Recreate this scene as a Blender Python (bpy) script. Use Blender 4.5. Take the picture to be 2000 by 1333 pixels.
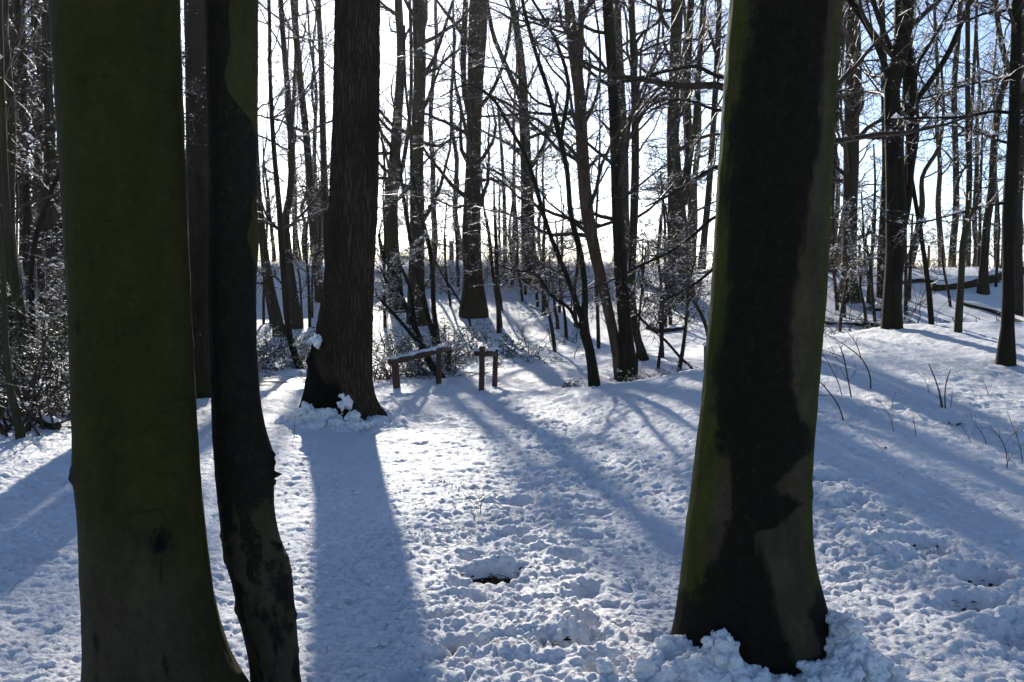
import bpy, math, random
import numpy as np
from mathutils import Vector

# ------------------------------------------------------------------ scene, camera, light
SC = bpy.context.scene
for o in list(bpy.data.objects):
    bpy.data.objects.remove(o)
COL = SC.collection
F, CX, CY, EYE = 2000.0, 1000.0, 666.5, 1.6
TP = 106.5 / 2000.0
PITCH = math.atan(TP)
cam_d = bpy.data.cameras.new("camera")
cam_d.sensor_width = 36.0
cam_d.lens = 36.0
cam_d.clip_start = 0.05
cam_d.clip_end = 3000.0
cam = bpy.data.objects.new("camera", cam_d)
COL.objects.link(cam)
cam.location = (0, 0, EYE)
cam.rotation_euler = (math.pi / 2 - PITCH, 0, 0)
SC.camera = cam

SUN_AZ, SUN_EL = math.radians(-9.0), math.radians(22.0)
world = bpy.data.worlds.new("World")
SC.world = world
world.use_nodes = True
wn, wl = world.node_tree.nodes, world.node_tree.links
wn.clear()
sky = wn.new("ShaderNodeTexSky")
sky.sky_type = 'NISHITA'
sky.sun_disc = False
sky.sun_elevation = SUN_EL
sky.sun_rotation = SUN_AZ
sky.air_density = 0.65
sky.dust_density = 0.5
sky.ozone_density = 3.0
bg = wn.new("ShaderNodeBackground")
bg.inputs[1].default_value = 0.12
wo = wn.new("ShaderNodeOutputWorld")
wl.new(sky.outputs[0], bg.inputs[0])
wl.new(bg.outputs[0], wo.inputs[0])

sd = bpy.data.lights.new("sun", 'SUN')
sd.energy = 5.0
sd.angle = math.radians(0.8)
sd.color = (1.0, 0.94, 0.84)
sun = bpy.data.objects.new("sun", sd)
COL.objects.link(sun)
sv = Vector((math.sin(SUN_AZ) * math.cos(SUN_EL), math.cos(SUN_AZ) * math.cos(SUN_EL), math.sin(SUN_EL)))
sun.rotation_euler = sv.to_track_quat('Z', 'Y').to_euler()
sun.location = sv * 50

SC.view_settings.view_transform = 'Standard'
SC.view_settings.look = 'None'
SC.view_settings.gamma = 1.0
SC.view_settings.use_curve_mapping = False
SC.view_settings.exposure = 0.73
SC.render.engine = 'CYCLES'
SC.cycles.max_bounces = 6
SC.cycles.diffuse_bounces = 3
SC.cycles.glossy_bounces = 2
SC.cycles.transmission_bounces = 3
SC.cycles.transparent_max_bounces = 4

# ------------------------------------------------------------------ picking points from the view
def ray(px, py):
    u, v = (px - CX) / F, (CY - py) / F
    c, s = math.cos(PITCH), math.sin(PITCH)
    y = c + s * v
    z = v * c - s
    return u / y, z / y

def at(px, py, d):
    a, b = ray(px, py)
    return np.array([a * d, d, EYE + b * d])

def project(P):
    P = np.asarray(P, float)
    c, s = math.cos(PITCH), math.sin(PITCH)
    y, z = P[..., 1], P[..., 2] - EYE
    dep = np.maximum(y * c - z * s, 0.05)
    v = y * s + z * c
    return CX + F * P[..., 0] / dep, CY - F * v / dep

# ------------------------------------------------------------------ noise
_rs = np.random.RandomState(7)
_perm = np.concatenate([_rs.permutation(256)] * 2)
_g = _rs.uniform(0, 2 * math.pi, 256)
_gx, _gy = np.cos(_g), np.sin(_g)

def noise(x, y):
    xi, yi = np.floor(x).astype(int), np.floor(y).astype(int)
    xf, yf = x - xi, y - yi
    xi &= 255
    yi &= 255
    u = xf * xf * xf * (xf * (xf * 6 - 15) + 10)
    v = yf * yf * yf * (yf * (yf * 6 - 15) + 10)
    def gr(a, b, fx, fy):
        h = _perm[_perm[a & 255] + (b & 255)]
        return _gx[h] * fx + _gy[h] * fy
    n00, n10 = gr(xi, yi, xf, yf), gr(xi + 1, yi, xf - 1, yf)
    n01, n11 = gr(xi, yi + 1, xf, yf - 1), gr(xi + 1, yi + 1, xf - 1, yf - 1)
    return (n00 * (1 - u) + n10 * u) * (1 - v) + (n01 * (1 - u) + n11 * u) * v

def smooth(a, b, x):
    t = np.clip((x - a) / (b - a), 0, 1)
    return t * t * (3 - 2 * t)

def table(xs, ys, soft):
    g = np.linspace(-5, 130, 2701)
    v = np.interp(g, xs, ys)
    k = np.exp(-0.5 * (np.arange(-60, 61) * 0.05 / soft) ** 2)
    v = np.convolve(np.pad(v, 60, mode='edge'), k / k.sum(), 'valid')
    return lambda y: np.interp(y, g, v)

bank_c = table([20, 23, 26, 28, 30, 32, 33.2, 35.6, 36.4, 42], [0, .05, .22, .5, .8, 1.08, 1.25, 2.45, 2.5, 2.45], .3)
bank_r = table([17, 20, 23.5, 26, 28.2, 31.4, 32.5, 42], [.1, .15, .35, .75, 1.2, 2.15, 2.22, 2.2], .4)
bank_l = table([19, 20.5, 23, 26, 28, 30.6, 34, 35, 42], [-.02, .08, .2, .34, .48, .7, 2.42, 2.5, 2.45], .35)
mound_a = lambda x: np.interp(x, [0.0, .4, .9, 1.6, 2.3, 3.2, 4.2, 5.85, 8, 14], [0, .04, .14, .34, .52, .72, .9, 1.05, 1.05, .9])
POND = (-5.3, 17.1, 2.7, 2.0)

def H0(x, y):
    x, y = np.asarray(x, float), np.asarray(y, float)
    wr = smooth(2.5, 7.5, x)
    wl_ = smooth(-2.5, -6.0, x)
    b = bank_c(y) * (1 - wr) * (1 - wl_) + bank_r(y) * wr + bank_l(y) * wl_
    cr = np.interp(x, [0, 2, 6, 10], [13.3, 12.2, 14.6, 15.5])
    prof = np.where(y < cr, smooth(cr - 9.0, cr + .3, y), (1 - .82 * smooth(cr + .2, cr + 4.0, y)) * (1 - smooth(20, 27, y)))
    h = np.maximum(b, 0) * smooth(15, 22, y) + mound_a(x) * prof
    h = h + 0.05 * noise(x * .45 + 9, y * .45) * smooth(4, 8, y) + .12 * noise(x * .16, y * .16 + 4) * smooth(15, 28, y)
    # the little ditch right of the rails
    h = h - .22 * np.exp(-((x - 1.6) / 1.3) ** 2 - ((y - 17.3) / 1.5) ** 2)
    # pond hollow
    q = ((x - POND[0]) / POND[2]) ** 2 + ((y - POND[1]) / POND[3]) ** 2
    h = h * smooth(.85, 1.7, q) - .16 * (1 - smooth(.75, 1.1, q))
    return h

def ground_hit(px, py, lo=3.0, hi=60.0):
    a, b = ray(px, py)
    ds = np.arange(lo, hi, .02)
    z = EYE + b * ds
    h = H0(a * ds, ds)
    k = np.nonzero(z <= h)[0]
    return float(ds[k[0]]) if len(k) else None

# ------------------------------------------------------------------ mesh helpers
class MB:
    def __init__(s):
        s.v, s.q, s.t, s.n = [], [], [], 0
    def add(s, v, q=None, t=None):
        v = np.asarray(v, float).reshape(-1, 3)
        if q is not None and len(q): s.q.append(np.asarray(q, int).reshape(-1, 4) + s.n)
        if t is not None and len(t): s.t.append(np.asarray(t, int).reshape(-1, 3) + s.n)
        s.v.append(v); s.n += len(v)
    def build(s, name, mat, parent=None, origin=(0, 0, 0), flat=False, attr=None):
        v = np.concatenate(s.v) if s.v else np.zeros((0, 3))
        v = v - np.asarray(origin, float)
        q = np.concatenate(s.q) if s.q else np.zeros((0, 4), int)
        t = np.concatenate(s.t) if s.t else np.zeros((0, 3), int)
        me = bpy.data.meshes.new(name)
        me.vertices.add(len(v)); me.vertices.foreach_set("co", v.astype(np.float32).ravel())
        me.loops.add(q.size + t.size)
        me.loops.foreach_set("vertex_index", np.concatenate([q.ravel(), t.ravel()]).astype(np.int32))
        me.polygons.add(len(q) + len(t))
        tot = np.concatenate([np.full(len(q), 4), np.full(len(t), 3)]).astype(np.int32)
        st = np.concatenate([[0], np.cumsum(tot)[:-1]]).astype(np.int32) if len(tot) else np.zeros(0, np.int32)
        me.polygons.foreach_set("loop_start", st)
        me.polygons.foreach_set("loop_total", tot)
        me.polygons.foreach_set("use_smooth", np.full(len(tot), not flat))
        if attr:
            for k, a in attr.items():
                A = me.attributes.new(k, 'FLOAT', 'POINT')
                A.data.foreach_set("value", np.asarray(a, np.float32).ravel())
        me.update(calc_edges=True)
        me.validate()
        if mat: me.materials.append(mat)
        o = bpy.data.objects.new(name, me)
        COL.objects.link(o)
        if parent is not None:
            o.parent = parent
        else:
            o.location = origin
        return o

def frames(P):
    T = np.gradient(P, axis=1)
    T /= np.linalg.norm(T, axis=2, keepdims=True) + 1e-9
    m = T.mean(1)
    ref = np.where((np.abs(m[:, 2:3]) > .85), np.array([[1., 0.1, 0]]), np.array([[0, 0, 1.]]))
    U = np.cross(ref[:, None, :], T)
    U /= np.linalg.norm(U, axis=2, keepdims=True) + 1e-9
    V = np.cross(T, U)
    return T, U, V

def tubes(mb, P, R, S=3, caps=False, squash=1.0):
    P, R = np.asarray(P, float), np.asarray(R, float)
    if P.ndim == 2: P, R = P[None], R[None]
    N, K, _ = P.shape
    if N == 0: return
    _, U, V = frames(P)
    a = np.arange(S) * 2 * math.pi / S
    ring = U[:, :, None, :] * np.cos(a)[None, None, :, None] + V[:, :, None, :] * (np.sin(a) * squash)[None, None, :, None]
    v = P[:, :, None, :] + ring * R[:, :, None, None]
    idx = np.arange(N * K * S).reshape(N, K, S)
    a0, a1 = idx[:, :-1, :], idx[:, 1:, :]
    b0, b1 = np.roll(a0, -1, 2), np.roll(a1, -1, 2)
    q = np.stack([a0, b0, b1, a1], -1).reshape(-1, 4)
    vv = v.reshape(-1, 3)
    t = []
    if caps:
        ends = np.concatenate([P[:, 0], P[:, -1]])
        base = len(vv)
        vv = np.concatenate([vv, ends])
        for n in range(N):
            for i in range(S):
                t.append((base + n, idx[n, 0, (i + 1) % S], idx[n, 0, i]))
                t.append((base + N + n, idx[n, -1, i], idx[n, -1, (i + 1) % S]))
    mb.add(vv, q, t)

def ico(sub):
    p = (1 + 5 ** .5) / 2
    v = [(-1, p, 0), (1, p, 0), (-1, -p, 0), (1, -p, 0), (0, -1, p), (0, 1, p), (0, -1, -p), (0, 1, -p), (p, 0, -1), (p, 0, 1), (-p, 0, -1), (-p, 0, 1)]
    f = [(0, 11, 5), (0, 5, 1), (0, 1, 7), (0, 7, 10), (0, 10, 11), (1, 5, 9), (5, 11, 4), (11, 10, 2), (10, 7, 6), (7, 1, 8),
         (3, 9, 4), (3, 4, 2), (3, 2, 6), (3, 6, 8), (3, 8, 9), (4, 9, 5), (2, 4, 11), (6, 2, 10), (8, 6, 7), (9, 8, 1)]
    v = [np.array(a) / np.linalg.norm(a) for a in v]
    for _ in range(sub):
        c, nf = {}, []
        def mid(a, b):
            k = (min(a, b), max(a, b))
            if k not in c:
                m = v[a] + v[b]
                v.append(m / np.linalg.norm(m)); c[k] = len(v) - 1
            return c[k]
        for a, b, d in f:
            x, y, z = mid(a, b), mid(b, d), mid(d, a)
            nf += [(a, x, z), (b, y, x), (d, z, y), (x, y, z)]
        f = nf
    return np.array(v), np.array(f)
ICO0, ICO1, ICO2 = ico(0), ico(1), ico(2)
OCT = (np.array([(1, 0, -.4), (-.5, .87, -.4), (-.5, -.87, -.4), (0, 0, 1.)]), np.array([(0, 1, 3), (1, 2, 3), (2, 0, 3), (1, 0, 2)]))

def blobs(mb, C, S, shape, rng, jit=.25):
    C, S = np.asarray(C, float), np.asarray(S, float)
    if len(C) == 0: return
    bv, bf = shape
    N, M = len(C), len(bv)
    v = bv[None] * (1 + jit * rng.normal(size=(N, M, 1)) * .6)
    yaw = rng.uniform(0, 6.28, N)
    c, s = np.cos(yaw)[:, None], np.sin(yaw)[:, None]
    if S.ndim == 1: S = np.stack([S, S, S], 1)
    v = v * S[:, None, :]
    x, y = v[..., 0] * c - v[..., 1] * s, v[..., 0] * s + v[..., 1] * c
    v = np.stack([x, y, v[..., 2]], -1) + C[:, None, :]
    f = bf[None] + (np.arange(N) * M)[:, None, None]
    mb.add(v, None, f)

def leaves(mb, C, size, rng, up=.6, droop=0.0):
    """bent two-quad leaves"""
    N = len(C)
    if N == 0: return
    d = rng.normal(size=(N, 3)); d[:, 2] = d[:, 2] * .4 * (1 - up) * 2.2 - droop
    d /= np.linalg.norm(d, axis=1, keepdims=True)
    n = rng.normal(size=(N, 3)) * (1 - up) + np.array([0, 0, up])
    w = np.cross(d, n); w /= np.linalg.norm(w, axis=1, keepdims=True) + 1e-9
    n = np.cross(w, d)
    L = size * rng.uniform(.6, 1.3, N)[:, None]
    b, m, e = C, C + d * L * .5 + n * L * .08, C + d * L
    l, r = m + w * L * .26 + n * L * .07, m - w * L * .26 + n * L * .07
    v = np.stack([b, l, e, r, m], 1)
    base = (np.arange(N) * 5)[:, None, None]
    t = np.array([(0, 4, 1), (1, 4, 2), (0, 3, 4), (3, 2, 4)])[None] + base
    mb.add(v, None, t)

def tag(o, label=None, cat=None, group=None, kind=None):
    if label: o["label"] = label
    if cat: o["category"] = cat
    if group: o["group"] = group
    if kind: o["kind"] = kind
    return o

def thing(name, loc, label, cat, group=None):
    o = bpy.data.objects.new(name, None)
    o.empty_display_size = .2
    COL.objects.link(o)
    o.location = loc
    return tag(o, label, cat, group)

# ------------------------------------------------------------------ materials
def mat(name, color, rough=.7, spec=.3):
    m = bpy.data.materials.new(name)
    m.use_nodes = True
    b = m.node_tree.nodes["Principled BSDF"]
    b.inputs["Base Color"].default_value = (*color, 1)
    b.inputs["Roughness"].default_value = rough
    b.inputs["Specular IOR Level"].default_value = spec
    return m, m.node_tree.nodes, m.node_tree.links, b

def nnoise(n, l, co, scale, detail=4, rough=.6, dist=0.0):
    t = n.new("ShaderNodeTexNoise")
    t.inputs["Scale"].default_value = scale
    t.inputs["Detail"].default_value = detail
    t.inputs["Roughness"].default_value = rough
    t.inputs["Distortion"].default_value = dist
    if co is not None: l.new(co, t.inputs["Vector"])
    return t.outputs[0]

def mapping(n, l, scale, geo=False):
    if geo:
        c = n.new("ShaderNodeNewGeometry").outputs["Position"]
    else:
        c = n.new("ShaderNodeTexCoord").outputs["Object"]
    mp = n.new("ShaderNodeMapping")
    mp.inputs["Scale"].default_value = scale
    l.new(c, mp.inputs["Vector"])
    return mp.outputs[0]

def ramp(n, l, fac, stops):
    r = n.new("ShaderNodeValToRGB")
    e = r.color_ramp.elements
    while len(e) < len(stops): e.new(.5)
    for i, (p, c) in enumerate(stops):
        e[i].position = p
        e[i].color = (*c, 1) if len(c) == 3 else c
    l.new(fac, r.inputs[0])
    return r.outputs[0]

def mixc(n, l, fac, a, b, mode='MIX'):
    m = n.new("ShaderNodeMix")
    m.data_type = 'RGBA'
    m.blend_type = mode
    for sock, v in ((m.inputs[0], fac), (m.inputs[6], a), (m.inputs[7], b)):
        if isinstance(v, (int, float)): sock.default_value = v
        elif isinstance(v, tuple): sock.default_value = (*v, 1)
        else: l.new(v, sock)
    return m.outputs[2]

def math_(n, l, op, a, b=0.0, clamp=False):
    m = n.new("ShaderNodeMath")
    m.operation = op
    m.use_clamp = clamp
    for s, v in ((m.inputs[0], a), (m.inputs[1], b)):
        if isinstance(v, (int, float)): s.default_value = v
        else: l.new(v, s)
    return m.outputs[0]

def bump(n, l, b, h, strength, dist):
    k = n.new("ShaderNodeBump")
    k.inputs["Strength"].default_value = strength
    k.inputs["Distance"].default_value = dist
    l.new(h, k.inputs["Height"])
    l.new(k.outputs[0], b.inputs["Normal"])

def make_snow(name, trans=0.0, grain=True, sss=0.0, scl=.006):
    m, n, l, b = mat(name, (.87, .86, .86), .65, .15)
    if sss:
        b.inputs["Subsurface Weight"].default_value = sss
        b.inputs["Subsurface Radius"].default_value = (1.0, .9, .8)
        b.inputs["Subsurface Scale"].default_value = scl
    if grain:
        co = mapping(n, l, (1, 1, 1), True)
        f0 = nnoise(n, l, co, 17, 3, .6)
        f1 = nnoise(n, l, co, 55, 5, .65)
        f2 = nnoise(n, l, co, 240, 2, .6)
        h = math_(n, l, 'ADD', math_(n, l, 'MULTIPLY', f0, 1.3), math_(n, l, 'ADD', f1, math_(n, l, 'MULTIPLY', f2, .3)))
        bump(n, l, b, h, 1.0, .018)
        l.new(ramp(n, l, nnoise(n, l, co, 1.3, 4), [(.3, (.82, .81, .81)), (.7, (.90, .89, .885))]), b.inputs["Base Color"])
    if trans > 0:
        t = n.new("ShaderNodeBsdfTranslucent")
        t.inputs[0].default_value = (.85, .87, .9, 1)
        mx = n.new("ShaderNodeMixShader")
        mx.inputs[0].default_value = trans
        out = n["Material Output"]
        l.new(b.outputs[0], mx.inputs[1]); l.new(t.outputs[0], mx.inputs[2]); l.new(mx.outputs[0], out.inputs[0])
    return m
M_SNOW = make_snow("snow", sss=.3)
M_TWIGSNOW = make_snow("branch_snow", .7, False)
M_CLOD = make_snow("snow_clods", 0, True, .7, .012)

def bark(name, dark, mid, light, scale=(7, 7, 1.2), rough=.8, spec=.12, bs=.5, bd=.02, green=None):
    m, n, l, b = mat(name, mid, rough, spec)
    co = mapping(n, l, scale)
    f = nnoise(n, l, co, 2.2, 6, .65, .4)
    c = ramp(n, l, f, [(.3, dark), (.52, mid), (.75, light)])
    if green:
        g = nnoise(n, l, mapping(n, l, (1.2, 1.2, .35)), 1.5, 4)
        c = mixc(n, l, ramp(n, l, g, [(.45, (0, 0, 0)), (.62, (1, 1, 1))]), c, green)
    l.new(c, b.inputs["Base Color"])
    f2 = nnoise(n, l, co, 9, 5, .7)
    bump(n, l, b, math_(n, l, 'ADD', f, f2), bs, bd)
    return m
M_BARK = bark("dark_bark", (.014, .010, .007), (.038, .028, .019), (.07, .052, .036), green=(.034, .032, .011))
M_BARKB = bark("black_bark", (.008, .006, .0045), (.018, .0135, .009), (.04, .03, .02), green=(.022, .021, .007))
M_BARKG = bark("grey_green_bark", (.022, .019, .011), (.045, .039, .022), (.08, .066, .042), green=(.040, .042, .010))
M_BARKLIT = bark("lit_brown_bark", (.035, .022, .014), (.085, .055, .035), (.14, .095, .06))  # reddish brown bark, the lit look of the leaning trunk put into the colour
M_TWIG = bark("twig_bark", (.018, .012, .008), (.045, .029, .018), (.085, .055, .035), scale=(3, 3, 3), rough=.45, spec=.22)
M_TWIGW = bark("bare_twig_bark", (.025, .017, .012), (.05, .035, .026), (.09, .065, .05), scale=(3, 3, 3), rough=.5, spec=.4)

def hero_bark(name, cols, streak=(3, 3, .25)):
    """cols: stain (dark algae), clean bark, moss. attributes stain, moss (0..1) drive the patches"""
    m, n, l, b = mat(name, cols[1], .85, .07)
    stain = n.new("ShaderNodeAttribute"); stain.attribute_name = "stain"
    moss = n.new("ShaderNodeAttribute"); moss.attribute_name = "moss"
    co = mapping(n, l, (1, 1, 1))
    fine = nnoise(n, l, co, 26, 6, .72)
    med = nnoise(n, l, mapping(n, l, (1, 1, .5)), 7, 5, .65)
    strk = nnoise(n, l, mapping(n, l, streak), 9, 5, .6, .3)
    horiz = nnoise(n, l, mapping(n, l, (1.2, 1.2, 11)), 3.2, 4, .6, .2)
    grit = math_(n, l, 'ADD', math_(n, l, 'MULTIPLY', med, .6), math_(n, l, 'MULTIPLY', fine, .4))
    clean = ramp(n, l, grit, [(.32, tuple(c * .55 for c in cols[1])), (.5, cols[1]), (.66, tuple(c * 1.5 for c in cols[1]))])
    lich = ramp(n, l, nnoise(n, l, co, 62, 4, .75), [(.3, (.6, .6, .6)), (.5, (1, 1, 1)), (.66, (1.0, 1.0, 1.0)), (.74, (1.9, 1.9, 1.8))])
    mo = ramp(n, l, grit, [(.32, tuple(c * .6 for c in cols[2])), (.5, cols[2]), (.66, tuple(c * 1.4 for c in cols[2]))])
    ms = math_(n, l, 'ADD', moss.outputs["Fac"], math_(n, l, 'MULTIPLY', math_(n, l, 'SUBTRACT', strk, .5), .5))
    c = mixc(n, l, ramp(n, l, ms, [(.25, (0, 0, 0)), (.85, (1, 1, 1))]), clean, mo)
    c = mixc(n, l, .8, c, lich, 'MULTIPLY')
    lin = ramp(n, l, horiz, [(.26, (.45, .45, .45)), (.36, (1, 1, 1))])
    c = mixc(n, l, .55, c, lin, 'MULTIPLY')
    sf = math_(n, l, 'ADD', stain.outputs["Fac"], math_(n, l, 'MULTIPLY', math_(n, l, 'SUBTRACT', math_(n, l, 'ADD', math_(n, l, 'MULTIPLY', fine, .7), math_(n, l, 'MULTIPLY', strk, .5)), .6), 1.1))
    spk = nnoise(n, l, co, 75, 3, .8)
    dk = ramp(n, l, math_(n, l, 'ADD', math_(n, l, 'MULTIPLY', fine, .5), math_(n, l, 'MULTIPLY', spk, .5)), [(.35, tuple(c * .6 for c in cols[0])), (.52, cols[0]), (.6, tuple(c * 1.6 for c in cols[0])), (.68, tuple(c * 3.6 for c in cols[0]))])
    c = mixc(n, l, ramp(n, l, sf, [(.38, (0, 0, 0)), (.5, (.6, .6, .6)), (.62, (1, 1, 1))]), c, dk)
    l.new(c, b.inputs["Base Color"])
    h = math_(n, l, 'ADD', math_(n, l, 'MULTIPLY', fine, .5), math_(n, l, 'ADD', med, math_(n, l, 'MULTIPLY', lin, .25)))
    bump(n, l, b, h, .6, .014)
    return m
M_A = hero_bark("mossy_beech_bark", ((.010, .008, .0055), (.046, .035, .022), (.027, .0265, .0062)))
M_B = hero_bark("black_stained_bark", ((.0125, .0105, .007), (.048, .040, .024), (.036, .034, .010)))
M_D = hero_bark("stained_beech_bark", ((.0100, .0085, .0052), (.046, .037, .020), (.040, .043, .0075)))

def oak_bark():
    m, n, l, b = mat("ridged_bark", (.05, .04, .03), .9, .06)
    mp = mapping(n, l, (1, 1, .11))
    vo = n.new("ShaderNodeTexVoronoi")
    vo.feature = 'DISTANCE_TO_EDGE'
    vo.inputs["Scale"].default_value = 40
    ns = n.new("ShaderNodeTexNoise"); ns.inputs["Scale"].default_value = 6; ns.inputs["Detail"].default_value = 4
    l.new(mp, ns.inputs["Vector"])
    ad = n.new("ShaderNodeMix"); ad.data_type = 'VECTOR'; ad.inputs[0].default_value = .12
    l.new(mp, ad.inputs[4]); l.new(ns.outputs[1], ad.inputs[5])
    l.new(ad.outputs[1], vo.inputs["Vector"])
    ridge = ramp(n, l, vo.outputs[0], [(.0, (0, 0, 0)), (.22, (1, 1, 1))])
    big = nnoise(n, l, mapping(n, l, (1, 1, .5)), 2.6, 5, .6)
    c1 = ramp(n, l, big, [(.35, (.032, .023, .015)), (.55, (.062, .044, .028)), (.75, (.08, .056, .036))])
    c = mixc(n, l, ridge, (.027, .019, .013), c1)
    st = n.new("ShaderNodeAttribute"); st.attribute_name = "stain"
    sf = math_(n, l, 'ADD', st.outputs["Fac"], math_(n, l, 'MULTIPLY', math_(n, l, 'SUBTRACT', big, .5), .8))
    c = mixc(n, l, ramp(n, l, sf, [(.42, (0, 0, 0)), (.6, (1, 1, 1))]), c, (.010, .0085, .006))
    l.new(c, b.inputs["Base Color"])
    bump(n, l, b, ridge, .8, .02)
    return m
M_OAK = oak_bark()

def wood_mat():
    m, n, l, b = mat("weathered_post_wood", (.1, .055, .035), .75, .3)
    f = nnoise(n, l, mapping(n, l, (14, 14, 1.5)), 4, 5, .6)
    l.new(ramp(n, l, f, [(.3, (.03, .017, .010)), (.55, (.085, .044, .025)), (.8, (.15, .08, .045))]), b.inputs["Base Color"])
    bump(n, l, b, f, .4, .01)
    return m
M_WOOD = wood_mat()
def leafmat(name, a, bcol, rough=.35, tr=.25):
    m, n, l, b = mat(name, a, rough, .5)
    oi = nnoise(n, l, mapping(n, l, (1, 1, 1)), 9, 2)
    c = ramp(n, l, oi, [(.35, a), (.65, bcol)])
    l.new(c, b.inputs["Base Color"])
    t = n.new("ShaderNodeBsdfTranslucent"); l.new(c, t.inputs[0])
    mx = n.new("ShaderNodeMixShader"); mx.inputs[0].default_value = tr
    l.new(b.outputs[0], mx.inputs[1]); l.new(t.outputs[0], mx.inputs[2])
    l.new(mx.outputs[0], n["Material Output"].inputs[0])
    return m
M_LEAFG = leafmat("evergreen_leaf", (.022, .034, .009), (.05, .07, .018), .55)
M_LEAFB = leafmat("withered_leaf", (.16, .06, .02), (.28, .12, .04), .6, .4)
M_SOIL, n_, l_, b_ = mat("dark_soil", (.03, .02, .014), .9, .1)
l_.new(ramp(n_, l_, nnoise(n_, l_, mapping(n_, l_, (1, 1, 1)), 40, 5), [(.35, (.012, .008, .006)), (.65, (.06, .038, .024))]), b_.inputs["Base Color"])
M_WIRE, *_x = mat("fence_wire", (.12, .11, .10), .5, .5)
def ice_mat():
    m, n, l, b = mat("pond_ice", (.22, .25, .22), .16, .8)
    co = mapping(n, l, (1, 1, 1), True)
    f = nnoise(n, l, co, 1.6, 5, .65)
    l.new(ramp(n, l, f, [(.36, (.16, .18, .14)), (.52, (.42, .44, .40)), (.66, (.75, .77, .78))]), b.inputs["Base Color"])
    l.new(ramp(n, l, f, [(.4, (.12, .12, .12)), (.7, (.5, .5, .5))]), b.inputs["Roughness"])
    bump(n, l, b, nnoise(n, l, co, 14, 3), .08, .01)
    return m
M_ICE = ice_mat()

# ------------------------------------------------------------------ the snow-covered ground
HOLES = []      # (x, y, radius, depth)
def gxy(px, py):
    d = ground_hit(px, py)
    p = at(px, py, d)
    return p[0], p[1]
def add_hole(px, py, r, dep, asp=1.6):
    x, y = gxy(px, py); HOLES.append((x, y, r, dep, asp))
BARE = gxy(965, 1132)
add_hole(1010, 995, .10, .05)
add_hole(905, 1278, .08, .05)
add_hole(1108, 1278, .13, .05)
add_hole(1790, 1078, .13, .06); add_hole(1830, 1095, .10, .05); add_hole(1925, 1142, .15, .06)
add_hole(1985, 1258, .15, .07); add_hole(1900, 1200, .12, .05); add_hole(1738, 1028, .10, .05)
add_hole(1610, 945, .12, .04); add_hole(1665, 990, .10, .04); add_hole(1030, 1080, .07, .04); add_hole(1170, 1015, .09, .05)
_r = np.random.RandomState(31)
TRACK = [(1190, 1325), (1140, 1240), (1150, 1170), (1115, 1110), (1140, 1065), (1100, 1030), (1120, 985), (1090, 950), (1110, 920), (1075, 885), (1050, 860), (1060, 838), (1015, 822), (1020, 808), (985, 797), (975, 786), (955, 780)]
for i, (a, b) in enumerate(TRACK):
    x, y = gxy(a, b)
    HOLES.append((x, y, .10, .045, 1.0))
for i in range(12):
    a, b = 820 + i * 27 + _r.uniform(-30, 30), 1320 - i * 42 + _r.uniform(-20, 20)
    x, y = gxy(a, b); HOLES.append((x, y, .09, .028, 1.2))
for i in range(60):
    x, y = _r.uniform(-4, 4), _r.uniform(4.2, 12)
    HOLES.append((x, y, _r.uniform(.04, .08), _r.uniform(.012, .028), 1.2))
def px_d(px, d): return (px - CX) / F * d
DA, DB, DC, DD, DB2 = 3.5, 3.72, 11.85, 4.27, 13.9
HEAPS = [(px_d(1480, DD), DD, .32, .045), (px_d(668, DC), DC, .5, .12), (px_d(390, DB2), DB2, .4, .08), (px_d(265, DA), DA, .36, .06)]

def worley(x, y, seed=0):
    xi, yi = np.floor(x).astype(int), np.floor(y).astype(int)
    best = np.full(x.shape, 9.0)
    for i in (-1, 0, 1):
        for j in (-1, 0, 1):
            a, b = xi + i, yi + j
            h = _perm[_perm[(a + seed) & 255] + (b & 255)]
            k = _perm[_perm[(b + seed + 31) & 255] + (a & 255)]
            best = np.minimum(best, (a + .5 + (h / 255. - .5) * .9 - x) ** 2 + (b + .5 + (k / 255. - .5) * .9 - y) ** 2)
    return np.sqrt(best)

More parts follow.
